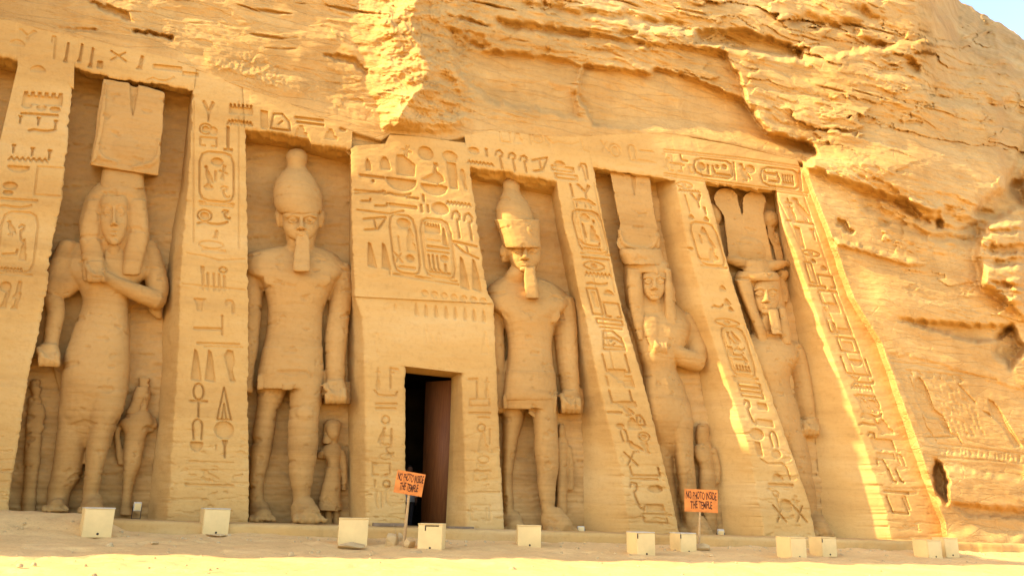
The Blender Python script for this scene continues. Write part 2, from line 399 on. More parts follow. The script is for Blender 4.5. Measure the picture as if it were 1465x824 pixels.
# panel over the door
F5 = (490, 190, .2911)
put(F5, [('drop', 125, 155, 34, 60), ('loaf', 208, 150, 50, 62), ('star', 315, 90, 45, 50, .6), ('disc', 408, 102, 72, 66, 1.2), ('goose', 440, 200, 115, 105),
 ('disc', 527, 118, 72, 52), ('stroke', 540, 210, 46, 130, 1.2), ('cobra', 592, 230, 40, 100, .8), ('bar', 145, 217, 125, 12), ('disc', 150, 238, 16, 14),
 ('bowl', 290, 258, 150, 60, 1.2), ('bowl', 452, 284, 130, 50, 1.2), ('arm', 130, 288, 140, 26, .8), ('viper', 270, 305, 130, 26, .8), ('bar', 345, 322, 60, 9), ('stroke', 398, 322, 11, 38),
 ('arm', 115, 335, 45, 24), ('arm', 190, 358, 60, 30), ('bar', 297, 362, 140, 15), ('stroke', 388, 372, 13, 40), ('stroke', 420, 374, 12, 40),
 ('mouth', 480, 374, 85, 66, 1.2), ('water', 570, 350, 120, 16), ('hook', 562, 450, 52, 130), ('hook', 622, 462, 52, 130), ('lsickle', 160, 448, 110, 75),
 ('feather', 138, 600, 44, 125, 1.2), ('feather', 208, 608, 44, 130, 1.2), ('stroke', 230, 670, 8, 60, .6), ('sickle', 605, 572, 115, 85), ('feather', 592, 690, 44, 160, 1.2), ('feather', 652, 700, 44, 160, 1.2),
 ('cart', 306, 555, 128, 296, .9), ('cart', 468, 575, 150, 296, .9), ('cart', 468, 575, 132, 272, .5),
 ('disc', 300, 447, 66, 50, 1.1), ('man', 332, 530, 52, 110, .8), ('stroke', 278, 545, 8, 80, .6), ('bird', 340, 500, 30, 60, .6), ('x', 275, 615, 34, 44, .7), ('disc', 332, 618, 40, 34), ('bar', 318, 664, 84, 12, .7),
 ('men', 442, 470, 76, 46), ('feather', 500, 512, 26, 95), ('bar', 448, 532, 70, 10, .4), ('bar', 470, 566, 112, 12), ('bar', 470, 588, 112, 9, .8), ('leg', 430, 638, 16, 74), ('leg', 450, 640, 16, 74), ('leg', 472, 644, 16, 74),
 ('disc', 500, 620, 40, 32), ('stroke', 507, 664, 11, 40), ('bar', 478, 690, 104, 9)], lean=-.12, slope=.12)
cut_poly([(490+x*.2911, 190+y*.2911) for x, y in ((265, 110), (300, 112), (358, 160), (355, 216), (268, 205))], S*1.1)
strokes(F5, [[(70, 380), (230, 400), (300, 385)], [(250, 695), (400, 722), (570, 748)], [(60, 300), (210, 290)], [(360, 710), (405, 714)]], 1.5)
F6 = (500, 400, .2911)
put(F6, [('disc', x, 68+.135*(x-370), 32, 30, .55) for x in (370, 418, 466, 514, 562, 610, 658)] + [('drop', x, 145+.1*(x-328), 22, 66, .6) for x in (328, 375, 425, 475, 520, 568, 612, 660)]
 + [('drop', 225, 135, 18, 40, .3)], lean=-.06, slope=.12)
put(F6, [('stroke', 375, 280, 10, 70, .25), ('bird', 405, 290, 26, 50, .25), ('loop', 440, 290, 24, 50, .25), ('snake', 130, 320, 30, 110, .25), ('man', 665, 310, 40, 110, .3),
 ('nefer', 140, 490, 32, 110, .6), ('flag', 215, 485, 44, 100, .8), ('boat', 178, 560, 110, 30, .8), ('bar', 180, 612, 108, 9, .8), ('bar', 178, 634, 100, 8, .7), ('ring', 178, 690, 42, 42, .9), ('rbird', 160, 768, 44, 84, .9), ('stroke', 206, 768, 9, 80, .8),
 ('lflag', 612, 535, 50, 96, .8), ('nefer', 675, 535, 30, 100, .6), ('rect', 640, 605, 96, 32, .7), ('bar', 640, 656, 110, 9, .8), ('bar', 660, 680, 60, 7, .6), ('ring', 648, 730, 42, 42, .8), ('stroke', 690, 770, 8, 80, .6)], dep=S*.8)
F7 = (500, 600, .272)
put(F7, [('snake', 200, 158, 60, 50, .8), ('ring', 192, 196, 70, 32, .5), ('house', 168, 262, 90, 60, .8), ('ring', 195, 340, 40, 40), ('stroke', 134, 336, 9, 40, .8), ('leg', 145, 420, 14, 90, .5), ('stroke', 170, 420, 9, 90, .5), ('leg', 200, 410, 20, 80, .4), ('bar', 190, 378, 200, 5, .5),
 ('man', 700, 120, 60, 100, .6), ('ring', 705, 212, 66, 40, .6), ('ring', 700, 240, 60, 24, .4), ('bar', 700, 272, 90, 8, .5), ('house', 690, 300, 70, 40, .4), ('bar', 715, 382, 150, 6, .5), ('house', 690, 490, 100, 80, .4), ('stroke', 720, 500, 9, 80, .4)], dep=S*.8)
# leftmost pillar
put((0, 90, .4006), [('men', 152, 130, 140, 44), ('mouth', 95, 153, 36, 20), ('mouth', 148, 161, 36, 20), ('mouth', 196, 168, 36, 20), ('bar', 140, 186, 135, 7), ('stand', 72, 204, 20, 28), ('stand', 137, 210, 20, 28), ('stand', 198, 221, 20, 28),
 ('viper', 150, 243, 95, 16), ('stand', 48, 308, 20, 30), ('stand', 115, 319, 20, 30), ('stand', 176, 330, 20, 36), ('water', 100, 346, 140, 14), ('bowl', 65, 380, 80, 20), ('rect', 178, 425, 100, 100, .5), ('disc', 36, 440, 52, 26), ('disc', 28, 464, 36, 16),
 ('bar', 60, 490, 150, 8, .6), ('viper', 50, 515, 120, 18, .6), ('cart', 62, 645, 130, 220, .5), ('bird', 40, 590, 40, 50, .7), ('snake', 75, 610, 30, 60, .7), ('man', 82, 670, 28, 70, .6), ('arm', 35, 680, 50, 30, .7), ('water', 40, 738, 80, 12, .7), ('disc', 20, 800, 40, 34, .7), ('reed', 65, 810, 40, 60, .6),
 ('loaf', 135, 22, 55, 20, .5)], lean=.12, slope=.06)
put((0, 420, .4006), [('reed', 20, 20, 40, 60, .6), ('reed', 60, 26, 40, 60, .6)], lean=.2)
# band above the left niche
put((0, 0, .2048), [('cane', 372, 335, 34, 150, .6), ('reed', 468, 368, 44, 140), ('reed', 565, 372, 44, 130), ('reed', 640, 405, 44, 140), ('bar', 697, 456, 36, 50), ('x', 828, 396, 110, 62, .8), ('reed', 985, 440, 66, 96, .9), ('bar', 1170, 478, 200, 32, .8), ('bar', 1330, 522, 110, 28, .7),
 ('sedge', 190, 250, 130, 80, .4), ('loaf', 120, 300, 110, 40, .35), ('loaf', 265, 478, 90, 30, .5), ('viper', 1120, 560, 180, 60, .4), ('ring', 1180, 655, 60, 40, .5)], lean=.1, slope=.1)
# second pillar
F21 = (240, 130, .388)
put(F21, [('sedge', 150, 76, 46, 76, .8), ('sundisc', 140, 143, 46, 40, .9), ('disc', 168, 150, 30, 30, .7), ('house', 150, 190, 60, 30, .7), ('stroke', 222, 176, 10, 90), ('bar', 222, 219, 34, 8), ('men', 270, 70, 86, 36, 1.2), ('water', 266, 120, 92, 16, 1.1),
 ('cart', 180, 322, 126, 186, .8), ('disc', 182, 263, 44, 28), ('bird', 150, 312, 36, 70, .9), ('star', 205, 302, 26, 50, .7), ('stroke', 176, 315, 9, 40, .6), ('mouth', 150, 356, 34, 18, .8), ('snake', 208, 375, 40, 40, .6), ('bar', 180, 424, 126, 7, .7),
 ('sundisc', 136, 461, 54, 42), ('viper', 165, 490, 110, 22), ('snake', 212, 458, 34, 30), ('reed', 178, 530, 30, 30, .6), ('ring', 160, 570, 100, 30, .5), ('bar', 170, 590, 90, 10, .5),
 ('stroke', 128, 660, 14, 26, .7), ('ring', 204, 662, 30, 22, .8), ('stroke', 130, 704, 9, 60, .6), ('stroke', 148, 702, 8, 66, .6), ('stroke', 170, 704, 8, 66, .6), ('stroke', 190, 706, 9, 66, .6), ('stroke', 208, 708, 8, 56, .6), ('bar', 170, 726, 110, 6, .5), ('stand', 112, 790, 40, 40, .7), ('cane', 228, 796, 36, 44, .6)], slope=.08)
strokes(F21, [[(95, 40), (95, 560)], [(262, 40), (262, 580)], [(70, 600), (130, 610), (190, 626), (285, 622)], [(50, 712), (285, 735)]], 1.2, S*.5)
put((0, 400, .5), [('stand', 572, 72, 44, 34, .6), ('cane', 660, 80, 30, 30, .5), ('bar', 596, 141, 84, 6, .8), ('stroke', 636, 130, 6, 60, .6), ('bar', 625, 184, 124, 5, .7), ('bar', 640, 193, 110, 4, .5), ('feather', 560, 245, 30, 90), ('feather', 600, 247, 30, 90), ('cobra', 655, 246, 44, 90, .9), ('ankh', 568, 345, 48, 96), ('tri', 641, 355, 44, 92),
 ('loop', 565, 428, 36, 58), ('bowl', 562, 478, 36, 26), ('disc', 641, 430, 54, 50), ('stand', 643, 484, 20, 50), ('stroke', 618, 480, 4, 16, .6), ('bird', 600, 560, 60, 30, .4), ('bar', 600, 588, 140, 6, .7), ('bar', 605, 522, 130, 4, .4)], slope=.03)
# band above the second niche
F2B = (340, 0, .5)
put(F2B, [('stroke', 76, 343, 22, 52), ('dshape', 122, 352, 56, 50), ('bar', 205, 342, 84, 7), ('bar', 208, 355, 80, 6), ('man', 180, 375, 40, 30, .7), ('man', 265, 385, 40, 30, .7), ('disc', 300, 371, 20, 12), ('water', 10, 352, 60, 12, 1)], slope=.12)
# band right of the door panel and the worn one above it
F3B = (660, 0, .5)
put(F3B, [('disc', 35, 432, 32, 18), ('water', 54, 468, 74, 9), ('stroke', 72, 437, 7, 24), ('hook', 110, 457, 26, 52), ('hook', 147, 464, 26, 50), ('hook', 180, 470, 26, 46), ('lsickle', 226, 472, 44, 44), ('rect', 290, 485, 62, 12, .9), ('rect', 300, 507, 64, 12, .9), ('loaf', 281, 468, 32, 12), ('cane', 352, 492, 26, 42)], lean=-.15, slope=.13)
put(F3B, [('rect', 125, 388, 28, 40, .6), ('man', 160, 392, 28, 36, .6), ('cane', 190, 392, 22, 40, .6), ('sundisc', 218, 398, 34, 28, .5), ('bird', 250, 404, 30, 30, .5), ('viper', 300, 412, 70, 14, .4), ('leg', 350, 418, 30, 34, .4), ('x', 410, 420, 20, 30, .5), ('sundisc', 440, 432, 32, 38, .6), ('loop', 488, 436, 26, 40, .7), ('bar', 530, 434, 40, 5, .7), ('mouth', 520, 464, 80, 12, .5), ('stand', 582, 460, 14, 40, .4), ('stroke', 604, 462, 7, 40, .4)], lean=-.15, slope=.11, dep=S*.7)
# third pillar
put((790, 230, .3283), [('rect', 55, 44, 70, 14, .8), ('rect', 60, 72, 84, 18, .8), ('cane', 132, 55, 26, 60, .8), ('stroke', 85, 130, 8, 60), ('sedge', 142, 135, 62, 62), ('bee', 142, 182, 100, 44), ('cart', 165, 315, 126, 190), ('cart', 165, 315, 104, 164, .5), ('disc', 142, 250, 40, 30), ('stroke', 140, 305, 8, 64), ('man', 178, 318, 44, 66), ('stroke', 180, 268, 10, 16), ('boat', 165, 362, 84, 26), ('water', 175, 388, 74, 15),
 ('bar', 188, 428, 120, 8), ('eye', 182, 460, 90, 42), ('water', 200, 498, 115, 20), ('viper', 195, 538, 90, 16), ('loaf', 245, 575, 42, 20), ('rect', 186, 615, 46, 112), ('bar', 186, 605, 18, 70, .6), ('house', 262, 652, 66, 60), ('rect', 250, 704, 112, 20), ('bar', 255, 730, 100, 6), ('dshape', 262, 780, 92, 76)], lean=-.26, slope=.1)
put((850, 480, .3641), [('dshape', 74, 36, 88, 50), ('ubox', 86, 112, 90, 74), ('bowl', 92, 150, 70, 34), ('bar', 120, 170, 60, 24, .7), ('stroke', 52, 180, 7, 40, .7), ('bar', 136, 190, 40, 26), ('ubox', 105, 242, 80, 50), ('bar', 130, 270, 70, 22, .8), ('bar', 80, 302, 60, 6), ('bird', 130, 290, 50, 50), ('man', 150, 345, 60, 46), ('dshape', 182, 336, 30, 44), ('mouth', 102, 356, 30, 22), ('loop', 118, 392, 30, 50), ('sundisc', 196, 398, 44, 34), ('bird', 160, 436, 70, 44), ('cobra', 200, 440, 40, 50, .7), ('x', 144, 484, 40, 50),
 ('ubox', 200, 535, 110, 34), ('bar', 196, 564, 112, 7), ('snake', 165, 632, 44, 110), ('mouth', 240, 603, 56, 30, 1.2), ('bar', 240, 676, 68, 26), ('rect', 240, 718, 90, 34, .8), ('bar', 285, 705, 40, 8, .6)], lean=-.27, slope=.02)
# fourth pillar
put((950, 180, .267), [('eye', 110, 320, 84, 34, .7), ('water', 135, 352, 112, 10, .8), ('stroke', 125, 418, 7, 100, .7), ('sedge', 178, 402, 60, 80), ('drop', 145, 488, 40, 24), ('drop', 226, 500, 36, 26), ('stroke', 220, 456, 12, 40), ('cart', 232, 640, 136, 236, .8), ('drop', 210, 560, 40, 38), ('stroke', 196, 610, 9, 50, .7), ('bird', 250, 625, 36, 90, .8), ('man', 258, 690, 54, 60, .7), ('water', 230, 722, 70, 12, .7), ('rect', 62, 410, 28, 50, .4), ('mouth', 142, 660, 30, 16)], lean=-.3, slope=.1)
put((980, 400, .267), [('drop', 200, 45, 44, 30, .8), ('drop', 225, 120, 44, 36), ('drop', 244, 158, 34, 26), ('viper', 175, 146, 60, 28), ('eye', 225, 232, 128, 42, .9), ('cart', 285, 392, 128, 270), ('cart', 285, 392, 106, 244, .6), ('stand', 236, 312, 22, 66), ('bird', 270, 312, 48, 66), ('bar', 245, 385, 24, 50), ('viper', 292, 376, 60, 24), ('bar', 282, 408, 40, 12), ('bar', 295, 430, 70, 9), ('bird', 318, 425, 34, 50), ('comb', 312, 478, 76, 36),
 ('bar', 322, 540, 120, 20, .7), ('rect', 345, 566, 116, 22), ('rect', 352, 592, 116, 20), ('rect', 360, 620, 118, 20), ('snake', 345, 710, 46, 126), ('bar', 415, 680, 50, 34), ('bar', 430, 768, 84, 34, .8)], lean=-.3, slope=.12)
put((1020, 500, .34), [('disc', 185, 356, 56, 48), ('loop', 255, 376, 36, 64), ('bar', 193, 418, 22, 56), ('disc', 268, 440, 38, 34, .8), ('loaf', 272, 536, 42, 28), ('bar', 285, 570, 106, 12), ('disc', 308, 656, 50, 52), ('x', 280, 690, 40, 70), ('ring', 264, 608, 26, 30, .7), ('stroke', 272, 640, 7, 60, .6), ('x', 365, 690, 44, 70), ('star', 348, 636, 24, 40, .5), ('bar', 60, 527, 36, 6, .8), ('bar', 60, 544, 36, 6, .8), ('stroke', 46, 490, 8, 50, .4), ('snake', 62, 580, 36, 40, .5)], lean=-.25, slope=.04)
strokes((1020, 500, .34), [[(200, 460), (230, 480), (290, 478), (310, 498), (325, 548)], [(100, 360), (160, 350)], [(130, 20), (60, -60)]], 1.5, S*.8)
# last pillar
put((1000, 250, .3644), [('nefer', 360, 140, 40, 90), ('stand', 365, 160, 30, 60, .7), ('bird', 405, 142, 64, 96), ('bar', 395, 188, 110, 6), ('stroke', 395, 246, 22, 84, 1.1), ('stand', 450, 236, 24, 44), ('eye', 440, 310, 66, 24), ('drop', 448, 338, 26, 16), ('drop', 490, 366, 30, 20), ('rect', 438, 386, 26, 80), ('house', 500, 420, 58, 44), ('bar', 466, 440, 70, 8)], lean=-.3, slope=.15)
put((1140, 250, .449), [('bar', 100, 372, 60, 8), ('ubox', 98, 396, 46, 40), ('bar', 118, 425, 34, 30, .8), ('man', 92, 440, 26, 40, .7), ('ubox', 132, 480, 66, 56), ('reed', 120, 490, 30, 40), ('bar', 150, 500, 36, 20, .8), ('rect', 162, 543, 58, 44), ('bar', 165, 546, 30, 26, .7), ('ubox', 188, 612, 78, 56), ('bowl', 190, 600, 40, 20), ('x', 190, 655, 40, 36, .8), ('water', 206, 678, 66, 12), ('arm', 215, 662, 60, 16),
 ('stand', 204, 728, 34, 50), ('sundisc', 244, 730, 36, 44), ('bar', 222, 705, 60, 6), ('mouth', 228, 768, 44, 22), ('bird', 262, 800, 30, 50)], lean=-.36, slope=.12)
put((1000, 400, .5146), [('bird', 482, 348, 40, 44), ('man', 462, 350, 28, 40, .8), ('viper', 480, 380, 60, 18), ('viper', 476, 402, 64, 16), ('man', 515, 408, 40, 40, .8), ('snake', 486, 450, 30, 50), ('bar', 512, 458, 60, 30), ('cane', 515, 530, 34, 60), ('leg', 536, 545, 14, 36), ('leg', 556, 545, 14, 36), ('bar', 548, 590, 70, 6), ('ubox', 552, 628, 44, 46), ('stroke', 578, 620, 7, 40, .7), ('bar', 520, 490, 50, 16, .6), ('loop', 560, 500, 20, 30, .6)], lean=-.4, slope=.08)
# top band with the two name rings
F4 = (950, 180, .267)
put(F4, [('hcart', 265, 230, 214, 92), ('disc', 200, 219, 44, 40), ('stroke', 236, 235, 12, 54), ('bird', 268, 240, 26, 54), ('disc', 322, 222, 30, 26), ('disc', 285, 222, 22, 22), ('water', 318, 266, 76, 12), ('bird', 432, 250, 66, 90), ('disc', 462, 234, 50, 42), ('leg', 100, 175, 60, 30), ('hcart', 622, 282, 212, 100), ('stroke', 540, 266, 14, 54), ('bar', 572, 260, 56, 14), ('bar', 590, 300, 62, 10), ('bird', 612, 275, 24, 50), ('comb', 664, 292, 62, 56), ('stroke', 728, 300, 11, 100), ('reed', 20, 200, 50, 60, .5), ('house', 60, 225, 70, 40, .5), ('bar', 70, 210, 80, 7, .6), ('rect', 150, 235, 26, 40, .5)], slope=.12, lean=-.1)
strokes(F4, [[(0, 130), (400, 172), (745, 222)], [(0, 142), (400, 184), (745, 234)], [(0, 268), (220, 302), (500, 340), (770, 378)], [(0, 256), (220, 290), (500, 328), (770, 364)]], 1.2, S*.7)
# grooves beside the sign columns
for pts in ([(1113, 285), (1150, 365), (1200, 480), (1232, 560)], [(1148, 275), (1190, 400), (1235, 520), (1262, 600)], [(1015, 480), (1050, 590), (1066, 630)], [(1065, 465), (1100, 560)], [(828, 300), (850, 400), (866, 470), (880, 540)], [(818, 280), (836, 360)], [(850, 262), (880, 420)]):
    cut_line(pts, 1.2, S*.6)
# stela cut into the rock on the right
F8 = (1270, 500, .3638)
strokes(F8, [[(0, 46), (120, 60), (300, 92), (430, 120)], [(70, 80), (300, 105)], [(195, 370), (360, 388), (545, 412)], [(190, 422), (360, 432), (545, 448)], [(75, 80), (120, 200), (150, 300), (190, 360)]], 1.3, .06)
for pl in ([(105, 122), (122, 108), (140, 125), (150, 145), (165, 185), (182, 238), (212, 258), (246, 325), (226, 322), (200, 272), (150, 266), (128, 230), (108, 190)],
           [(395, 196), (415, 205), (432, 232), (470, 300), (522, 382), (500, 384), (452, 304), (408, 262)], [(366, 238), (408, 268), (400, 250)]):
    cut_poly([(1270+x*.3638, 500+y*.3638) for x, y in pl], .10)
strokes(F8, [[(225, 322), (275, 342), (290, 368)], [(150, 345), (275, 342)], [(430, 225), (525, 380)], [(275, 135), (345, 210)], [(150, 150), (180, 235), (215, 262), (245, 325)]], 1.5, .07)
names = list(LIB)
small = ['bird', 'mouth', 'bar', 'man', 'disc', 'reed', 'loaf', 'cobra', 'water', 'stroke']
for k in range(7):                              # columns of tiny signs between the two figures
    x0 = 168+k*21
    yy = 112+k*5+rng.uniform(0, 16)
    while yy < 330+k*3:
        h = rng.uniform(9, 21); xx = x0+(yy-112)*.36
        if rng.random() < .85: put(F8, [(small[int(rng.integers(10))], xx+rng.uniform(-3, 3), yy, rng.uniform(9, 17), h)], dep=rng.uniform(.015, .035), lean=-.4)
        yy += h+rng.uniform(3, 9)
for j in range(14):
    put(F8, [(['feather', 'reed', 'man', 'stroke', 'ubox', 'bird', 'stroke'][j % 7], 206+j*24+rng.uniform(-4, 4), 396+j*2.4, rng.uniform(9, 18), rng.uniform(20, 30))], dep=rng.uniform(.02, .05))
for k, nm in enumerate(['man', 'bird', 'disc', 'reed', 'loaf', 'bird']): put(F8, [(nm, 85+k*40, 90+k*5, 30, 26)], dep=.06)
# faint signs on the inner faces of the niches
put((0, 0, 1), [('sundisc', 806, 612, 12, 16, .5)])
GM = blur(GM, 1).astype(np.float32)
def carve(x, y):
    fx = np.clip((np.asarray(x)-GX0)*GS, 0, GW-2.001); fy = np.clip((np.asarray(y)-GY0)*GS, 0, GH-2.001)
    x0 = fx.astype(int); y0 = fy.astype(int); u = fx-x0; v = fy-y0
    return (GM[y0, x0]*(1-u)*(1-v)+GM[y0, x0+1]*u*(1-v)+GM[y0+1, x0]*(1-u)*v+GM[y0+1, x0+1]*u*v)

# ---------------------------------------------------------------- the rock face
RX0, RY0, RW, RH = -270, -230, 1900, 1080
RXg, RYg = np.meshgrid(RX0+np.arange(RW, dtype=float), RY0+np.arange(RH, dtype=float))
LT = line([(-300, 0), (-30, 20), (60, 42), (150, 62), (250, 86), (330, 118), (420, 150), (500, 186), (545, 200), (560, 190), (640, 200), (700, 186), (800, 196), (950, 190), (1000, 196), (1060, 208), (1150, 232), (1400, 240), (1700, 240)])
OUT = edge([(1150, 236), (1172, 290), (1196, 352), (1222, 425), (1262, 490), (1280, 540), (1302, 600), (1322, 655), (1336, 700), (1352, 745), (1362, 800)])
SKY = line([(-300, -900), (1300, -300), (1340, -70), (1372, 0), (1400, 18), (1430, 32), (1465, 56), (1540, 100), (1640, 150)])
_WF = {}
def pmask(poly, soft=2, warp=4, sc=14):
    sc = 10 if sc <= 11 else (14 if sc < 18 else 22)
    if sc not in _WF: _WF[sc] = (fbm(RXg/sc, RYg/sc, 3, 5), fbm(RXg/sc, RYg/sc, 3, 9))
    a = np.array(poly, float); pad = int(warp*2+soft*4+6)
    x0 = max(0, int(a[:, 0].min())-RX0-pad); x1 = min(RW, int(a[:, 0].max())-RX0+pad)
    y0 = max(0, int(a[:, 1].min())-RY0-pad); y1 = min(RH, int(a[:, 1].max())-RY0+pad)
    out = np.zeros((RH, RW), np.float32)
    if x1 > x0 and y1 > y0:
        w = (slice(y0, y1), slice(x0, x1))
        out[w] = blur(inside(poly, RXg[w]+warp*_WF[sc][0][w], RYg[w]+warp*_WF[sc][1][w]).astype(np.float32), soft)
    return out
def rockdepth():
    x, y = RXg, RYg
    lt = LT(x)
    up = np.maximum(0, lt-6-y)
    D = -.0006*up-.000003*up**2
    s = np.maximum(0, y-SKY(x)+8*fbm(x/30, y/30, 3, 2))
    D = D-9*np.exp(-s/34)*sstep(1150, 1330, x)-4.0*np.exp(-s/120)*sstep(1200, 1400, x)
    right = sstep(1120, 1180, x)
    # terraces of the bedding, running gently down to the right
    dip = .10+.12*sstep(200, 1400, x)
    v = y-dip*x+9*fbm(x/170, y/90, 3, 11)
    upper = sstep(0, 60, up)*(1-.0*x)
    amp = (.025+.035*upper+.02*sstep(700, 1150, x)*upper+.02*right)
    rough = np.clip(.55+.9*fbm(x/220, y/110, 3, 21), .15, 1.3)
    smooth = np.zeros_like(x)
    for poly in ([(652, 40), (700, 72), (780, 84), (828, 96), (815, 130), (832, 168), (860, 180), (690, 150), (655, 100)],
                 [(838, 96), (930, 108), (1000, 118), (1062, 146), (1095, 196), (1160, 212), (1165, 225), (1060, 195), (950, 180), (850, 172), (826, 132)],
                 [(1144, 232), (1200, 262), (1250, 330), (1300, 420), (1420, 480), (1465, 560), (1465, 800), (1340, 800), (1200, 400)]):
        smooth = np.maximum(smooth, pmask(poly, 3, 3))
    rough = rough*(1-.85*smooth)*(.4+.6*sstep(380, 560, x))
    saw = 0
    for per, a, sx, sd in ((46, 1.0, 150, 1), (21, .6, 80, 4), (9, .32, 40, 7)):
        ph = v/per+.75*fbm(x/sx, y/(sx*.35), 3, sd+30)
        fr = ph-np.floor(ph)
        k = np.floor(ph)
        am = .5+.5*pn(x/(sx*1.3), k*3.7, sd+50)
        saw = saw+a*am*(fr**1.5-.4)            # grows outward downward, then undercuts
    D = D+amp*rough*saw*1.5
    D = D+((.09+.03*sstep(560, 800, x))*fbm(x/130, v/60, 4, 3)*(.3+upper)+.03*fbm(x/34, v/11, 4, 8)*rough+.07*(np.abs(fbm(x/60, v/17, 3, 221))-.25)*(.25+rough)*(.35+.65*sstep(480, 800, x))+.03*(np.abs(fbm(x/24, v/7, 3, 223))-.25)*(.25+rough)*(.35+.65*sstep(480, 800, x))+.012*fbm(x/9, v/3.5, 3, 12)*(.4+rough))
    # broken blocks: courses of beds, each split into blocks that stand at their own depth
    def hsh(i, j): return (np.sin(i*127.1+j*311.7)*43758.5453) % 1
    for per, ln, am, sd in ((34, 130, .36, 1), (15, 60, .17, 2), (7.5, 34, .06, 3)):
        vv = v/per+.35*fbm(x/90, y/40, 3, 200+sd)+.1*fbm(x/18, y/9, 3, 204+sd)
        kb = np.floor(vv); uu = x/ln+hsh(kb, sd*7.0)*5+.25*fbm(x/30, y/18, 3, 208+sd)+.25*(vv-kb)
        jb = np.floor(uu); hv = hsh(kb+.37*sd, jb)
        wgt = (.15+.85*sstep(560, 900, x))*upper*(1-smooth)+.35*right*(1-smooth)*(1-upper)
        wgt = wgt*sstep(-.25, .35, fbm(x/200, y/80, 3, 212+sd)+.25*sstep(900, 1300, x))
        D = D+am*wgt*(hv-.5-.1*(vv-kb-.5))
        D = D-.10*wgt*(am/.26)*np.exp(-((vv-kb)*per/1.1)**2)*(hsh(kb, jb+9.0) > .45)-.08*wgt*(am/.26)*np.exp(-((uu-jb)*ln/1.3)**2)*(hsh(kb+3, jb) > .5)
    # sharp pits and cracks along the bedding
    cr = fbm(x/120, v/10, 4, 17)
    D = D-.16*sstep(.6, .95, cr)*sstep(20, 90, up)*(1-smooth)
    # the projecting rock with its sunlit left side
    ridge = np.interp(y, [-230, 0, 40, 60, 100, 130, 165, 190], [585, 592, 590, 598, 612, 598, 572, 560])+5*fbm(y/16, x*0, 3, 41)
    left = np.interp(y, [-230, 0, 30, 55, 70, 95, 130, 150, 185], [516, 513, 498, 503, 514, 521, 526, 538, 547])+4*fbm(y/12, x*0+3, 3, 43)
    rise = np.clip((x-left)/np.maximum(ridge-left, 4), 0, 1)
    fall = 1-sstep(640, 705, x+10*fbm(y/25, x/25, 3, 45)+.16*(y-100))
    bot = 1-sstep(184, 194, y+3*fbm(x/12, x*0, 3, 47)-.02*(x-560))
    bump = (.98*rise)*(.22+.78*np.exp(-np.maximum(0, x-ridge)/34))*fall*bot
    D = D+bump+(.07*fbm(x/18, y/12, 5, 49)+.16*(np.floor(3*fbm(x/46, y/30, 3, 53)+.5*fbm(x/9, y/9, 2, 54))/3))*np.minimum(1, rise*fall*1.5)*bot*(rise > 0)
    # recessed smooth panels and the stepped scar
    D = D-.30*pmask([(640, 38), (700, 74), (780, 82), (832, 94), (818, 130), (834, 170), (700, 145), (660, 108)], 2, 4)
    D = D-.38*pmask([(836, 92), (930, 105), (940, 98), (1010, 118), (1062, 142), (1078, 165), (1098, 190), (1165, 210), (1166, 222), (1060, 205), (950, 188), (850, 180), (824, 132)], 1, 3)
    D = D+.42*pmask([(1000, 62), (1036, 78), (1052, 104), (1062, 132), (1080, 160), (1098, 188), (1166, 206), (1170, 226), (1150, 236), (1220, 262), (1330, 300), (1420, 300), (1465, 200), (1465, 60), (1300, 60), (1150, 90)], 2, 5, 20)*(1-.3*sstep(1250, 1400, x))
    # big eroded block right, with the overhang under it
    D = D+.2*pmask([(1200, 120), (1330, 130), (1420, 140), (1432, 200), (1430, 262), (1400, 300), (1340, 302), (1290, 292), (1210, 256), (1190, 190)], 14, 8, 30)
    D = D-.28*pmask([(1215, 262), (1300, 292), (1410, 318), (1400, 350), (1330, 345), (1240, 300)], 3, 6, 20)
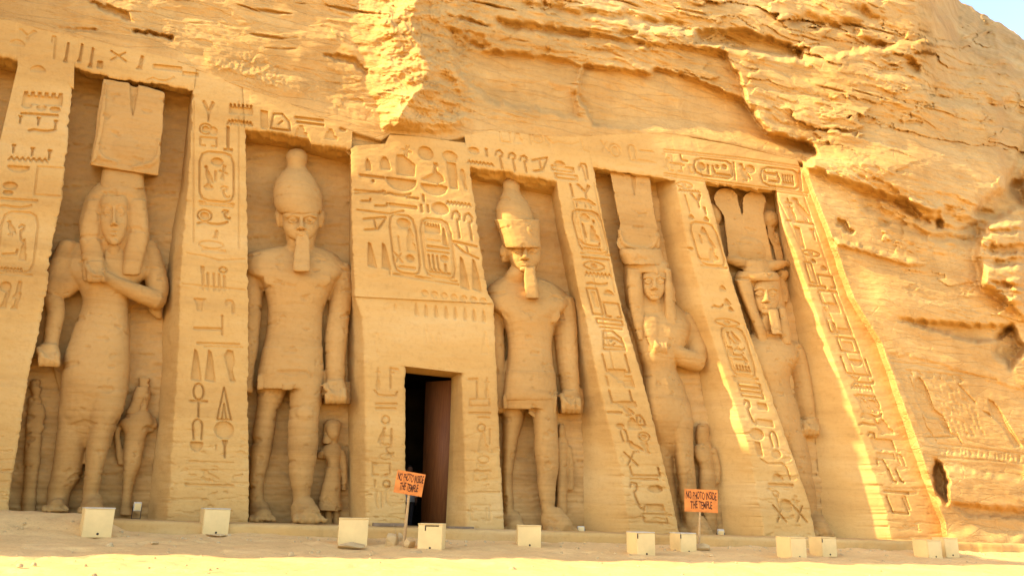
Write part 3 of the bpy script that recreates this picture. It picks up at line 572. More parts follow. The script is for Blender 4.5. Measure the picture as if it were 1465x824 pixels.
    for pl, h, sf in (([(1225, 250), (1270, 262), (1330, 318), (1322, 322), (1262, 276)], -.2, 1), ([(1300, 285), (1352, 300), (1350, 312), (1318, 312)], .35, 2), ([(1345, 300), (1392, 300), (1400, 316), (1372, 330), (1345, 322)], .3, 2),
                      ([(1338, 314), (1350, 314), (1348, 328), (1340, 326)], -.3, 1), ([(1392, 304), (1465, 250), (1465, 300), (1410, 312)], -.5, 3), ([(1258, 286), (1330, 322), (1400, 336), (1396, 342), (1330, 334), (1262, 300)], .2, 2),
                      ([(1196, 312), (1208, 318), (1222, 332), (1216, 336), (1198, 322)], -.25, 1), ([(1255, 312), (1274, 316), (1270, 324), (1256, 322)], -.2, 1),
                      ([(1410, 320), (1465, 312), (1465, 460), (1440, 430), (1402, 400), (1398, 350)], .55, 4),
                      ([(1400, 322), (1470, 316), (1470, 352), (1404, 352)], .25, 2), ([(1402, 388), (1470, 380), (1470, 432), (1440, 434), (1404, 402)], .3, 3),
                      ([(1412, 352), (1470, 350), (1470, 362), (1416, 364)], -.3, 1), ([(1420, 374), (1470, 368), (1470, 376), (1424, 384)], -.3, 1), ([(1404, 330), (1470, 326), (1470, 332), (1408, 337)], -.22, 1), ([(1440, 400), (1470, 396), (1470, 420), (1450, 416)], .25, 1), ([(1416, 402), (1470, 410), (1470, 416), (1424, 410)], -.25, 1), ([(1190, 340), (1300, 372), (1330, 376), (1300, 380), (1240, 362), (1196, 350)], .18, 1),
                      ([(1280, 455), (1340, 462), (1450, 468), (1430, 486), (1396, 488), (1340, 474)], -.5, 2), ([(1240, 392), (1400, 402), (1452, 466), (1340, 460), (1270, 450)], .22, 14),
                      ([(1422, 488), (1436, 470), (1455, 466), (1462, 500), (1448, 524), (1426, 512)], -.7, 3),
                      ([(1270, 505), (1330, 516), (1470, 560), (1470, 660), (1350, 645), (1326, 630)], -.07, 1),
                      ([(1339, 656), (1333, 682), (1337, 702), (1354, 717), (1356, 690), (1347, 668)], -.75, 2), ([(1352, 668), (1470, 690), (1470, 726), (1400, 724), (1356, 722)], .18, 2), ([(1360, 720), (1470, 732), (1470, 742), (1380, 736)], -.2, 2), ([(1365, 760), (1470, 764), (1470, 840), (1365, 840)], .25, 4),
                      ([(995, 46), (1060, 42), (1150, 72), (1148, 84), (1060, 72), (1000, 60)], -.55, 2), ([(1294, 80), (1306, 84), (1318, 108), (1308, 106), (1296, 94)], -.4, 2), ([(1222, 10), (1240, 12), (1262, 34), (1245, 34)], -.35, 3), ([(1240, 60), (1265, 62), (1266, 72), (1246, 68)], -.3, 2),
                      ([(1130, 20), (1230, 36), (1226, 46), (1130, 32)], -.35, 3), ([(1330, 130), (1465, 150), (1465, 162), (1340, 142)], -.4, 3), ([(1430, 150), (1470, 120), (1470, 300), (1438, 262)], -.5, 4),
                      ([(128, 2), (180, 16), (192, 34), (170, 24), (140, 12)], -.22, 1), ([(190, 42), (232, 50), (248, 54), (246, 59), (230, 53), (196, 46)], -.35, 1), ([(75, 38), (95, 42), (140, 42), (138, 45), (90, 44)], -.25, 1),
                      ([(462, 76), (505, 82), (527, 102), (524, 108), (500, 90), (470, 84)], -.2, 1), ([(290, 72), (330, 96), (420, 108), (440, 130), (380, 150), (300, 110)], .10, 4), ([(300, 150), (420, 158), (500, 176), (490, 190), (360, 172)], .05, 3),
                      ([(668, 62), (700, 72), (690, 52), (660, 40)], -.2, 2), ([(560, 190), (690, 196), (690, 204), (565, 200)], -.2, 1), ([(710, 28), (900, 56), (960, 72), (900, 64), (720, 42)], -.3, 2), ([(720, 0), (960, 30), (1000, 44), (960, 42), (800, 18)], -.3, 3)):
        D = D+h*pmask(pl, sf, 3 if sf < 3 else 7, 10 if sf < 3 else 22)
    # outer border of the front stands proud of it
    D = D+.42*sstep(1146, 1158, x)*sstep(205, 245, y)*(x < 2000)
    # chiselled rough strip above the right niches
    chis = pmask([(945, 176), (1050, 192), (1158, 226), (1150, 244), (1060, 232), (950, 222)], 2, 2)
    D = D+.05*chis*(fbm(x/3.2, y/3.2, 2, 61))
    # plaster-like repair patches, upper left
    rp = pmask([(288, 92), (360, 78), (408, 96), (410, 128), (360, 122), (320, 136)], 3, 8, 12)
    D = D+.05*rp*fbm(x/7, y/7, 3, 63)
    # tuck the lower edge behind the carved band
    D = np.where(x < 1149, D*(1-sstep(-24, 0, y-lt)*.95)-.2*sstep(.5, 7, y-lt), D)
    return D
RD = rockdepth()
def rock(x, y):
    fx = np.clip(np.asarray(x)-RX0, 0, RW-2.001); fy = np.clip(np.asarray(y)-RY0, 0, RH-2.001)
    x0 = fx.astype(int); y0 = fy.astype(int); u = fx-x0; v = fy-y0
    return (RD[y0, x0]*(1-u)*(1-v)+RD[y0, x0+1]*u*(1-v)+RD[y0+1, x0]*(1-u)*v+RD[y0+1, x0+1]*u*v)

acc = Acc()
xs = np.concatenate([np.arange(-460, -262, 3.0), np.arange(-262, 1622, 1.25)])
tt = np.linspace(0, 1, 380)
ytop = np.maximum(-222, SKY(xs)+2.5*fbm(xs/14, xs*0, 4, 71))
ybot = np.where(xs < 1150, LT(xs)+12+24*sstep(470, 500, xs)*sstep(715, 690, xs), 246)
Xg = np.repeat(xs[None], len(tt), 0); Yg = ytop[None]+(ybot-ytop)[None]*tt[:, None]
acc.grid(P(Xg, Yg, rock(Xg, Yg)-.0*Xg))
ys = np.arange(240, 812, 1.25); ss = np.linspace(0, 1, 380)
xl = OUT(ys)+.9*fbm(ys/30, ys*0, 4, 73)
Xg = xl[:, None]+(1620-xl)[:, None]*ss[None]**1.15; Yg = np.repeat(ys[:, None], len(ss), 1)
dd = rock(Xg, Yg)-carve(Xg, Yg)
front = P(Xg, Yg, dd)
wl = np.interp(ys, [240, 300, 425, 520, 640, 745, 800], [8, 9, 11, 10, 14, 9, 8])
jx = xl[:, None]-wl[:, None]*np.linspace(1, .06, 8)[None]
de = np.convolve(np.pad(dd[:, 3], 15, mode='edge'), np.ones(31)/31, 'valid'); dd[:, :12] = dd[:, :12]+(de-dd[:, 3])[:, None]*np.linspace(1, 0, 12)[None]; front = P(Xg, Yg, dd)
jd = np.linspace(-.12, 1, 8)[None]*dd[:, :1]
acc.grid(np.concatenate([P(jx, np.repeat(ys[:, None], 8, 1), jd), front], 1))
# the rock left of the front, down to the sand
ys = np.arange(20, 800, 2.5); ex = np.array([-.9, -.5, -.2]); xl2 = np.arange(-462, -72, 2.5)
Xg, Yg = np.meshgrid(xl2, ys)
dd = .30+.25*fbm(Xg/120, Yg/60, 4, 231)+.12*np.abs(fbm(Xg/50, Yg/14, 3, 233))
G = P(Xg, Yg, dd)
jm = np.stack([P(np.full(len(ys), -70.0), ys, dd[:, -1]*(1-k)-1.4*k) for k in np.linspace(.1, 1, 8)], 1)
acc.grid(np.concatenate([G, jm], 1))
cliff = tag(acc.build('rock_cliff', 'cliff'), kind='structure')

# spur of the same cliff, left of the picture: it throws the shade over the lower front
def spur():
    acc = Acc()
    ref = P(505, 272, 0.0); tS = (ref[0]+11)/(-SUNV[0]) if SUNV[0] else 0
    top = ref[2]+SUNV[2]*tS+.95
    n, m = 90, 60
    u = np.linspace(0, 1, n); v = np.linspace(0, 1, m)
    # profile: front face (left to right), right side (front to back)
    px = np.concatenate([np.linspace(-70, -11, 70), np.full(60, -11)]); py = np.concatenate([np.full(70, SPUR_Y), np.linspace(SPUR_Y, 14, 60)])
    zz = np.linspace(-3, top, 90)
    A, Z = np.meshgrid(np.arange(130), zz)
    X = px[A]; Y = py[A]
    n1 = .5*fbm(A/14, Z/2.2, 4, 81)
    fr = (A < 70)
    X = X+np.where(fr, 0, -abs(n1)*.8-(.03*(Z+3))); Y = Y+np.where(fr, abs(n1)*.5+.02*(Z+2), 0)
    pts = np.stack([X, Y, Z+.25*fbm(A/9, Z*0, 3, 83)*(Z > top-.3)], -1)
    acc.grid(pts)
    roof = np.stack([np.stack([pts[-1, :, 0], pts[-1, :, 1], pts[-1, :, 2]], -1), np.stack([np.minimum(pts[-1, :, 0], -40), np.full(130, 14.0), np.full(130, top+1)], -1)])
    acc.grid(roof)
    return tag(acc.build('rock_spur', 'cliff'), kind='structure')
SPUR_Y = -5.3
spur()
# back of the hill, so that the rock is a mass and not a sheet
bk = Acc()
hx = np.linspace(-95, 95, 60); 
hill = []
for (Y, f) in ((9, 0.0), (22, .9), (45, 1.0), (90, .7), (140, -.1)):
    hill.append(np.stack([hx+0, np.full(60, float(Y)), -3+f*(14+2*np.sin(hx/11))*np.exp(-((hx+25)/60)**2)], -1))
bk.grid(np.array(hill)); tag(bk.build('hill_behind', 'cliff'), kind='structure')
# ---------------------------------------------------------------- temple front
ND = 1.1
temple = empty('temple_facade', 'rock-cut sandstone temple front with leaning pillars of hieroglyphs and deep statue niches', 'temple', (8, 0, 0))

def wear(x, y):
    """weathering of the carved front, metres"""
    e = .014*fbm(x/70, y/30, 4, 91)+.005*fbm(x/16, y/7, 3, 93)+.0025*fbm(x/4, y/2.5, 2, 95)
    low = sstep(560, 720, y)
    pit = fbm(x/26, y/12, 4, 97)
    return e-.035*sstep(.5, .8, pit)*(.15+low)-.02*sstep(.35, .42, fbm(x/60, y/8, 3, 99))*low
def front_grid(acc, XL, XR, ya, yb, BL=None, BR=None, d0=0.0, round_=3.0, chip=1.2, glyph=1.0, seed=0, dL=-ND, dR=-ND, bev=.05):
    """front surface between two traced edges, with the inner faces running back to BL / BR.
    ya, yb: functions s -> photo y of the top / bottom line (s = 0 left .. 1 right)"""
    n = int(abs(yb(.5)-ya(.5))/1.05)+2
    t = np.linspace(0, 1, n)
    yl = ya(0)+(yb(0)-ya(0))*t; yr = ya(1)+(yb(1)-ya(1))*t
    cl = chip*(fbm(yl/9, yl*0, 4, 101+seed)-1.2*sstep(.3, .7, fbm(yl/30, yl*0, 3, 103+seed)))
    cr = chip*(fbm(yr/9, yr*0, 4, 107+seed)-1.2*sstep(.3, .7, fbm(yr/30, yr*0, 3, 109+seed)))
    xl = XL(yl)-cl*(BL is not None); xr = XR(yr)+cr*(BR is not None)
    m = int(np.max(xr-xl)/1.0)+3
    s = np.linspace(0, 1, m)
    X = xl[:, None]+(xr-xl)[:, None]*s[None]
    ym = ya(s)[None]+(yb(s)-ya(s))[None]*t[:, None]
    d = d0+wear(X, ym)-glyph*carve(X, ym)
    if BL is not None: d = d-bev*np.exp(-((X-xl[:, None])/round_)**1.0)
    if BR is not None: d = d-bev*np.exp(-((xr[:, None]-X)/round_)**1.0)
    G = [P(X, ym, d)]
    k = np.linspace(1, 0, 14)[:-1]
    def jamb(Bf, y, F, dd, sd, ex):
        bx = Bf(y)
        B = P(bx, y, dd)
        a = k[None, :, None]
        F0 = P(np.convolve(np.pad(ex, 20, mode='edge'), np.ones(41)/41, 'valid'), y, d0-.03)
        pts = F0[:, None]*(1-a)+B[:, None]*a+(F-F0)[:, None]*(1-a)**4
        nz = .018*fbm(np.repeat(y[:, None]/26, 13, 1), np.repeat(k[None]*2.2, len(y), 0), 4, sd)
        nz = nz+.006*fbm(np.repeat(y[:, None]/9, 13, 1), np.repeat(k[None]*5, len(y), 0), 3, sd+1)
        pts = pts+np.stack([-nz*np.sin(PI*k)[None]*.9, 0*nz, 0*nz], -1)
        return pts
    if BL is not None: G.insert(0, jamb(BL, yl, G[0][:, 0], dL, 111+seed, XL(yl)))
    if BR is not None: G.append(jamb(BR, yr, G[-1][:, -1], dR, 115+seed, XR(yr))[:, ::-1])
    acc.grid(np.concatenate(G, 1))
def c2(y0, y1): return lambda s: y0+(y1-y0)*np.asarray(s, float)

e0L = edge([(18, 126), (0, 202), (-40, 400), (-115, 760)]); e0R = edge([(104, 100), (103, 130), (97, 200), (88, 290), (76, 340), (66, 420), (52, 490), (40, 540), (28, 620), (14, 700), (11, 760)])
e1L = edge([(277, 120), (270, 260), (263, 330), (258, 400), (257, 460), (252, 560), (246, 640), (239, 760)]); b1L = edge([(273, 120), (258, 270), (246, 330), (238, 400), (232, 452), (232, 520), (224, 612), (209, 760)])
e1R = edge([(351, 180), (352, 250), (354, 330), (355, 450), (355, 600), (357, 760)]); b1R = edge([(343, 180), (347, 450), (350, 770)])
eDL = edge([(502, 205), (503, 306), (508, 428), (518, 455), (521, 520), (522, 640), (523, 765)]); bDL = edge([(500, 205), (500, 300), (498, 420), (497, 520), (498, 640), (499, 770)])
eDR = edge([(668, 205), (672, 241), (681, 306), (688, 365), (699, 420), (706, 432), (710, 531), (715, 639), (722, 775)]); bDR = edge([(660, 205), (690, 430), (707, 780)])
e3L = edge([(796, 255), (801, 290), (808, 330), (817, 360), (828, 416), (839, 463), (850, 520), (866, 590), (886, 667), (903, 785)]); b3L = edge([(787, 262), (795, 320), (806, 380), (816, 427), (824, 500), (830, 555), (834, 650), (836, 785)])
e3R = edge([(848, 236), (862, 310), (874, 370), (886, 426), (901, 480), (917, 534), (933, 595), (948, 657), (962, 715), (976, 785)]); b3R = edge([(840, 236), (890, 480), (962, 790)])
e4L = edge([(967, 255), (975, 310), (986, 363), (998, 407), (1006, 445), (1014, 470), (1033, 527), (1055, 597), (1070, 640), (1096, 790)]); b4L = edge([(938, 255), (947, 332), (969, 441), (984, 475), (1000, 531), (1011, 600), (1022, 660), (1031, 720), (1038, 790)])
e4R = edge([(1008, 258), (1020, 299), (1042, 383), (1060, 441), (1078, 494), (1098, 550), (1131, 644), (1157, 717), (1172, 790)]); b4R = edge([(1000, 258), (1070, 494), (1160, 795)])
e5L = edge([(1109, 268), (1120, 323), (1135, 357), (1172, 462), (1200, 540), (1216, 580), (1262, 719), (1278, 790)]); b5L = edge([(1104, 270), (1112, 320), (1122, 380), (1135, 450), (1149, 516), (1160, 580), (1168, 640), (1176, 735), (1180, 790)])
e5R = lambda y: OUT(y)-np.interp(y, [240, 300, 425, 520, 640, 745, 800], [8, 9, 11, 10, 14, 9, 8])+1.0
T0 = lambda x: LT(x)
def pillar(L, R, B1, B2, yt, yb, seed, label=None, chip=1.3, rnd=3.0, dl=-ND, dr=-ND, bev=.05):
    a = Acc(); front_grid(a, L, R, yt, yb, B1, B2, seed=seed, chip=chip, round_=rnd, dL=dl, dR=dr, bev=bev)
    o = a.build('pillar', 'face', temple)
    if label: o['label'] = label
def tops(xa, xb): return lambda s: LT(xa+(xb-xa)*np.asarray(s, float))
pillar(e0L, e0R, None, edge([(96, 100), (6, 770)]), c2(94, 116), c2(765, 757), 1, chip=1.6)
pillar(e1L, e1R, b1L, b1R, tops(276, 351), c2(762, 762), 2, rnd=8.0)
pillar(e3L, e3R, b3L, b3R, tops(790, 846), c2(785, 790), 3, rnd=1.6, dl=-1.0, dr=-.9, bev=.03, chip=.8)
pillar(e4L, e4R, b4L, b4R, tops(962, 1006), c2(790, 790), 4, rnd=1.6, dl=-.9, dr=-.95, bev=.03, chip=.8)
pillar(e5L, e5R, b5L, None, tops(1106, 1140), c2(790, 792), 5, rnd=1.6, dl=-.95, bev=.03, chip=.7)

def lintel(XL, XR, top, bot, back, seed, d0=0.0, nd=ND):
    """beam over a niche: its front, then its underside running back into the rock"""
    a = Acc()
    n = 90; t = np.linspace(0, 1, n)
    m = int(XR(bot(.5))-XL(bot(.5)))+4; s = np.linspace(0, 1, m)
    yt = top(s); yb = bot(s)+1.6*fbm(s*m/11, s*0, 4, 121+seed)+2.0*sstep(.2, .7, fbm(s*m/40, s*0, 3, 123+seed))*-1
    Y = yt[None]+(yb-yt)[None]*t[:, None]
    pw_ = 2.5*np.clip(1-(Y-yt[None])/(yb-yt)[None]*.8, 0, 1)
    X = XL(Y)-pw_+(XR(Y)-XL(Y)+2*pw_)*s[None]
    d = d0-.006*(pw_ > .6)*((s[None] < .06)+(s[None] > .94))+wear(X, Y)-carve(X, Y)-.06*np.exp(-(yb[None]-Y)/3.0)
    F = P(X, Y, d)
    k = np.linspace(0, 1, 14)[1:]
    B = P(XL(back(s))+(XR(back(s))-XL(back(s)))*s, back(s), -nd-.02)
    U = F[-1][None]*(1-k[:, None, None])+B[None]*k[:, None, None]
    nz = .10*fbm(np.repeat(k[:, None]*3, m, 1), np.repeat(s[None]*m/25, 13, 0), 4, 125+seed)*np.sin(PI*k)[:, None]
    U = U+np.stack([0*nz, 0*nz, nz], -1)
    a.grid(np.concatenate([F, U], 0))
    return a.build('lintel', 'face', temple)
eM = lambda v: (lambda y: np.full_like(np.asarray(y, float), v))
lintel(eM(-60), lambda y: np.maximum(e0L(y), 27)*0+27, tops(-60, 27), c2(70, 88), c2(86, 106), 0)
lintel(eM(26), lambda y: np.interp(y, [0, 130], [105, 105]), tops(26, 105), c2(100, 128), c2(104, 126), 9)
lintel(lambda y: np.interp(y, [0, 110], [104, 104]), e1L, tops(104, 277), lambda s: np.interp(s, [0, .1, .3, .75, 1], [96, 102, 112, 122, 130]), lambda s: np.interp(s, [0, .3, 1], [104, 118, 137]), 1)
lintel(e1R, eDL, tops(351, 502), lambda s: np.interp(s, [0, .3, .6, .62, 1], [186, 190, 199, 206, 214]), lambda s: np.interp(s, [0, .35, 1], [204, 212, 236]), 2)
lintel(eDR, e3L, tops(668, 794), lambda s: np.interp(s, [0, .3, 1], [240, 244, 261]), lambda s: np.interp(s, [0, .3, 1], [258, 266, 282]), 3, nd=1.0)
lintel(e3R, e4L, tops(846, 964), c2(240, 260), c2(249, 266), 4, nd=.9)
lintel(e4R, e5L, tops(1006, 1108), c2(261, 275), c2(266, 280), 5, nd=.95)

# the block with the doorway: wall over the door, two jamb panels, one mesh
a = Acc()
top = lambda s: np.interp(s, [0, .04, .2, .3, .34, .6, 1], [214, 209, 207, 206, 193, 196, 205])
xl_, xr_ = eDL, eDR
DLx = edge([(580, 519), (579.5, 640), (581, 770)]); DRx = edge([(660, 532), (664, 640), (667, 775)])
step = c2(424, 434)
front_grid(a, eDL, eDR, top, step, bDL, bDR, seed=21, round_=5, chip=1.5, d0=.04, dR=-1.0)
front_grid(a, eDL, eDR, step, c2(516.8, 539), bDL, bDR, seed=22, round_=4, chip=.8, d0=-.02, dR=-1.0)
fD1 = lambda y: 516.8+0*y
front_grid(a, eDL, DLx, c2(516.8, 523.6), c2(765, 768), bDL, edge([(572, 519), (573, 770)]), seed=23, round_=2.5, chip=.8, d0=-.02, dR=-1.1)
front_grid(a, DRx, eDR, c2(533.0, 539), c2(770, 775), edge([(646, 540), (643, 640), (637, 768)]), bDR, seed=24, round_=2.5, chip=.8, d0=-.02, dL=-.9, dR=-1.0)
# underside of the door head
n = 60; s = np.linspace(0, 1, n); k = np.linspace(0, 1, 10)
fx = 578+(662-578)*s; fy = 519.5+(532.5-519.5)*s+.8*fbm(s*9, s*0, 3, 131); bx = 578+(650-578)*s; by = 533+(541-533)*s
Fp = P(fx, fy, -.03); Bp = P(bx, by, -.95)
hd = Fp[None]*(1-k[:, None, None])+Bp[None]*k[:, None, None]
up_ = P(fx, fy-9, -.09)
a.grid(np.concatenate([up_[None], hd], 0))
# fill between the head line and the sloping bottom of the wall above the door
k2 = np.linspace(0, 1, 12)
Xf = np.repeat((578+84*s)[None], 12, 0); y_hi = 516.8+(539-516.8)*((Xf-521)/(710-521))-1.5; y_lo = np.repeat(fy[None], 12, 0)
Yf = y_hi+(np.maximum(y_lo, y_hi)-y_hi)*k2[:, None]
a.build('doorway_wall', 'face', temple)

# rock at the back of every niche
def niche(XL, XR, yt, yb, seed, reach=14, nd=ND):
    a = Acc(); n = int(yb(.5)-yt(.5))//2; t = np.linspace(0, 1, n)
    m = 120; s = np.linspace(0, 1, m)
    Y = yt(s)[None]+(yb(s)-yt(s))[None]*t[:, None]
    l = XL(Y[:, 0])-reach; r = XR(Y[:, -1])+reach
    X = l[:, None]+(r-l)[:, None]*s[None]
    d = -nd+.05*fbm(X/80, Y/30, 4, 141+seed)+.03*fbm(X/20, Y/5, 3, 143+seed)-.05*(np.abs(((Y-.06*X)/58+.1*fbm(X/50, Y/50, 2, 145+seed)) % 1-.5) < .012)
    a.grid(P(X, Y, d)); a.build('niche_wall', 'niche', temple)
niche(lambda y: np.full_like(y, -70.), lambda y: np.maximum(e0L(y), -50), c2(60, 90), c2(765, 765), 0)
niche(e0R, b1L, c2(80, 105), c2(765, 765), 1, 16)
niche(e1R, bDL, c2(180, 205), c2(775, 775), 2, 22)
niche(eDR, b3L, c2(230, 250), c2(785, 785), 3, 22, 1.0)
niche(e3R, b4L, c2(230, 245), c2(790, 790), 4, 22, .9)
niche(e4R, b5L, c2(250, 262), c2(795, 795), 5, 18, .95)

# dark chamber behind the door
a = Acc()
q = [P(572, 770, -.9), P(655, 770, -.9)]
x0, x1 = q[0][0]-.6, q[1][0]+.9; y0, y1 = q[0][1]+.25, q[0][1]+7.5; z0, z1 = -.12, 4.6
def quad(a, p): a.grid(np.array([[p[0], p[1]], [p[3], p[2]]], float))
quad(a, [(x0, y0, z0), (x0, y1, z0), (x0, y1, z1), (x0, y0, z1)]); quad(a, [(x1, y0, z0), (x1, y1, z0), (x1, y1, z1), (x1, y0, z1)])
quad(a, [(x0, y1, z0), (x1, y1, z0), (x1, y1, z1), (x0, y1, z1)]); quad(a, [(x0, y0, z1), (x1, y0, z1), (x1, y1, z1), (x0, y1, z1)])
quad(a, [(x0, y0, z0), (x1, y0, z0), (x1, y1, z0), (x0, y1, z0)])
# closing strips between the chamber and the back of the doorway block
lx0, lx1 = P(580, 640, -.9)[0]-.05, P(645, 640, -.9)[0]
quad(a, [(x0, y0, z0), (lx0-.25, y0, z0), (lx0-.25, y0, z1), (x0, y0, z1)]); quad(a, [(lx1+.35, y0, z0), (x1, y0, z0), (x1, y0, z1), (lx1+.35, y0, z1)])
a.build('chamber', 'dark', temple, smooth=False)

# wooden door leaf, swung inwards on the right
hb, ht = P(641, 760, -.95), P(646, 541, -.95)
door_w = .84
dirv = np.array([-.66, .751, 0.0]); nv = np.array([-.751, -.66, 0.0])
H_ = ht[2]-hb[2]
def door_box(acc, u0, u1, w0, w1, n0, n1):
    p = lambda u, w, n: hb+np.array([ (ht-hb)[0]*w, (ht-hb)[1]*w, H_*w])+dirv*u+nv*n
    c = [p(u, w, n) for w in (w0, w1) for n in (n0, n1) for u in (u0, u1)]
    i0 = acc.n; acc.v.append(np.array(c)); acc.n += 8
    acc.q.append(np.array([[0, 1, 3, 2], [4, 6, 7, 5], [0, 4, 5, 1], [2, 3, 7, 6], [0, 2, 6, 4], [1, 5, 7, 3]])+i0)
a = Acc()
door_box(a, 0.0, door_w, 0.0, .985, -.03, .03)
door = a.build('wooden_door', 'wood', temple, smooth=False); door['label'] = 'dark brown plank door standing open'
# ---------------------------------------------------------------- ledge and ground
def ledge_front(X): return -.95-.25*sstep(6, 14, X)+.0*X
def gz(X, Y):
    X = np.asarray(X, float); Y = np.asarray(Y, float)
    b = zbase(np.clip(X, -25, 40))
    f = -(Y)                                   # distance in front of the facade
    near = -.24-.05*np.clip(f-1, 0, 2)
    z = np.where(f < 1.0, -.24, near)
    z = b+z-.046*np.clip(f-2.5, 0, 60)
    lift = (1-sstep(-2.3, -1.3, X))*sstep(2.6, .8, f)*.33          # sand drifted up against the left part
    return z+lift
n1, n2 = 420, 360
ux = np.concatenate([np.linspace(-90, -12, 40)[:-1], np.linspace(-12, 26, 340), np.linspace(26, 110, 42)[1:]])
uy = np.concatenate([-20-np.geomspace(.3, 80, 50)[::-1], np.linspace(-20, -9, 60)[1:], np.linspace(-9, 0.4, 230)[1:], np.array([1.2, 3, 6, 10])])
Xg, Yg = np.meshgrid(ux, uy)
Zg = gz(Xg, Yg)+.035*fbm(Xg/1.6, Yg/1.1, 4, 151)+.022*fbm(Xg/.45, Yg/.35, 3, 153)*(Yg > -12)-.05*sstep(.45, .8, fbm(Xg/.33, Yg/.5, 2, 157))*(Yg > -12)+.05*fbm(Xg/5, Yg/3, 3, 155)*sstep(3, 7, -Yg)
a = Acc(); a.grid(np.stack([Xg, Yg, Zg], -1)); tag(a.build('sand_ground', 'sand'), kind='structure')
a = Acc()
ux = np.linspace(-12, 24, 620); 
prof = [(2.2, 0.0)]+[(y, 0.0) for y in np.linspace(1.4, -.85, 40)]+[(-.92, -.015), (-.95, -.05), (-.95, -.12), (-.94, -.2), (-.95, -.30), (-.93, -.55)]
pts = []
for (y, z) in prof:
    lf = ledge_front(ux)+.06*fbm(ux/1.3, ux*0, 4, 161)+.05*np.round(fbm(ux/2.2, ux*0, 2, 163)*2)/2
    Y = np.where(y <= -.85, y+(lf+.95), y*1.0+(lf+.95)*np.clip(-y, 0, 1)*(y < 0))
    Z = zbase(ux)+z+.012*fbm(ux/.6, y*2+ux*0, 3, 165)+(.02*fbm(ux/.5, ux*0+z*9, 3, 167) if z < -.02 else 0)
    Z = Z-.02*(np.abs(z+.2) < .03)
    pts.append(np.stack([ux, Y+.02*fbm(ux/.4, ux*0+z*6, 3, 169)*(z < -.02), Z], -1))
a.grid(np.array(pts)); tag(a.build('stone_ledge', 'face'), kind='structure')
from mathutils.geometry import tessellate_polygon
# ---------------------------------------------------------------- statues: bodies lofted through traced outlines, fused into one skin
def mpp(x, y, d=-.6):
    a = P(x, y, d); b = P(x+1, y, d); return float(np.linalg.norm(b-a))
def cr(a, n):
    """Catmull-Rom resampling of rows"""
    a = np.array(a, float); out = []
    for i in range(len(a)-1):
        p0 = a[max(0, i-1)]; p1 = a[i]; p2 = a[i+1]; p3 = a[min(len(a)-1, i+2)]
        k = max(2, int(n(p1, p2)))
        for t in np.linspace(0, 1, k, endpoint=False):
            h1 = (p2-p0)/2 if i > 0 else (p2-p1); h2 = (p3-p1)/2 if i < len(a)-2 else (p2-p1)
            out.append((2*t**3-3*t**2+1)*p1+(t**3-2*t**2+t)*h1+(-2*t**3+3*t**2)*p2+(t**3-t**2)*h2)
    out.append(a[-1]); return np.array(out)
DSH = [0.0]                                # how far the figure at hand sits back in its niche
def PP(x, y, d): return P(x, y, np.asarray(d, float)+DSH[0])
def loft(acc, rows, pw=2.2, nn=28, smooth=True):
    """rows: (y, x left, x right, centre depth m, half depth px) from top to bottom"""
    r = cr(rows, lambda p, q: abs(q[0]-p[0])/4+1) if smooth else np.array(rows, float)
    th = np.linspace(0, 2*PI, nn, endpoint=False)
    c = np.sign(np.cos(th))*np.abs(np.cos(th))**(2/pw); s_ = np.sign(np.sin(th))*np.abs(np.sin(th))**(2/pw)
    rings = []
    for y, xl, xr, dc, dr in r:
        k = mpp((xl+xr)/2, y, dc)
        rings.append(PP((xl+xr)/2+(xr-xl)/2*c, y+0*c, dc+dr*k*s_))
    acc.tube(np.array(rings))
def tube(acc, pts, nn=16, flat=1.0):
    """pts: (x, y, depth m, radius px)"""
    r = cr(pts, lambda p, q: math.hypot(q[0]-p[0], q[1]-p[1])/4+1)
    cpt = PP(r[:, 0], r[:, 1], r[:, 2]); rad = np.array([q[3]*mpp(q[0], q[1], q[2]) for q in r])
    th = np.linspace(0, 2*PI, nn, endpoint=False); rings = []
    for i in range(len(cpt)):
        t = cpt[min(i+1, len(cpt)-1)]-cpt[max(i-1, 0)]; t = t/np.linalg.norm(t)
        a = np.cross(t, NRM); a /= np.linalg.norm(a)+1e-9; b = np.cross(t, a)
        rings.append(cpt[i]+rad[i]*(np.cos(th)[:, None]*a+flat*np.sin(th)[:, None]*b))
    rings = [cpt[0]+(rings[0]-cpt[0])*.5-(cpt[1]-cpt[0])/np.linalg.norm(cpt[1]-cpt[0])*rad[0]*.5]+rings+[cpt[-1]+(rings[-1]-cpt[-1])*.5+(cpt[-1]-cpt[-2])/np.linalg.norm(cpt[-1]-cpt[-2])*rad[-1]*.5]
    acc.tube(np.array(rings))
def ell(acc, x, y, d, rx, ry, rd, nn=16):
    c = PP(x, y, d); k = mpp(x, y, d); X = P(x+1, y, d)-P(x-1, y, d); X /= np.linalg.norm(X)
    V = np.cross(X, NRM); V /= np.linalg.norm(V)
    if V[2] < 0: V = -V
    rings = []
    th = np.linspace(0, 2*PI, nn, endpoint=False)
    for a in np.linspace(.12, PI-.12, 11):
        rings.append(c+k*(math.cos(a)*ry*V+math.sin(a)*(np.cos(th)[:, None]*rx*X+np.sin(th)[:, None]*rd*NRM)))
    acc.tube(np.array(rings))
def slab(acc, poly, d0, d1):
    """closed outline with thickness between two depths"""
    p = np.array(poly, float); n = len(p)
    i0 = acc.n; acc.grid(np.array([PP(p[:, 0], p[:, 1], d0), PP(p[:, 0], p[:, 1], d1)]), wrap=True)
    tri = np.array(tessellate_polygon([[Vector((q[0], q[1], 0)) for q in p]]))
    acc.t.append(tri+i0); acc.t.append(tri[:, ::-1]+i0+n)
HF = [0.0]
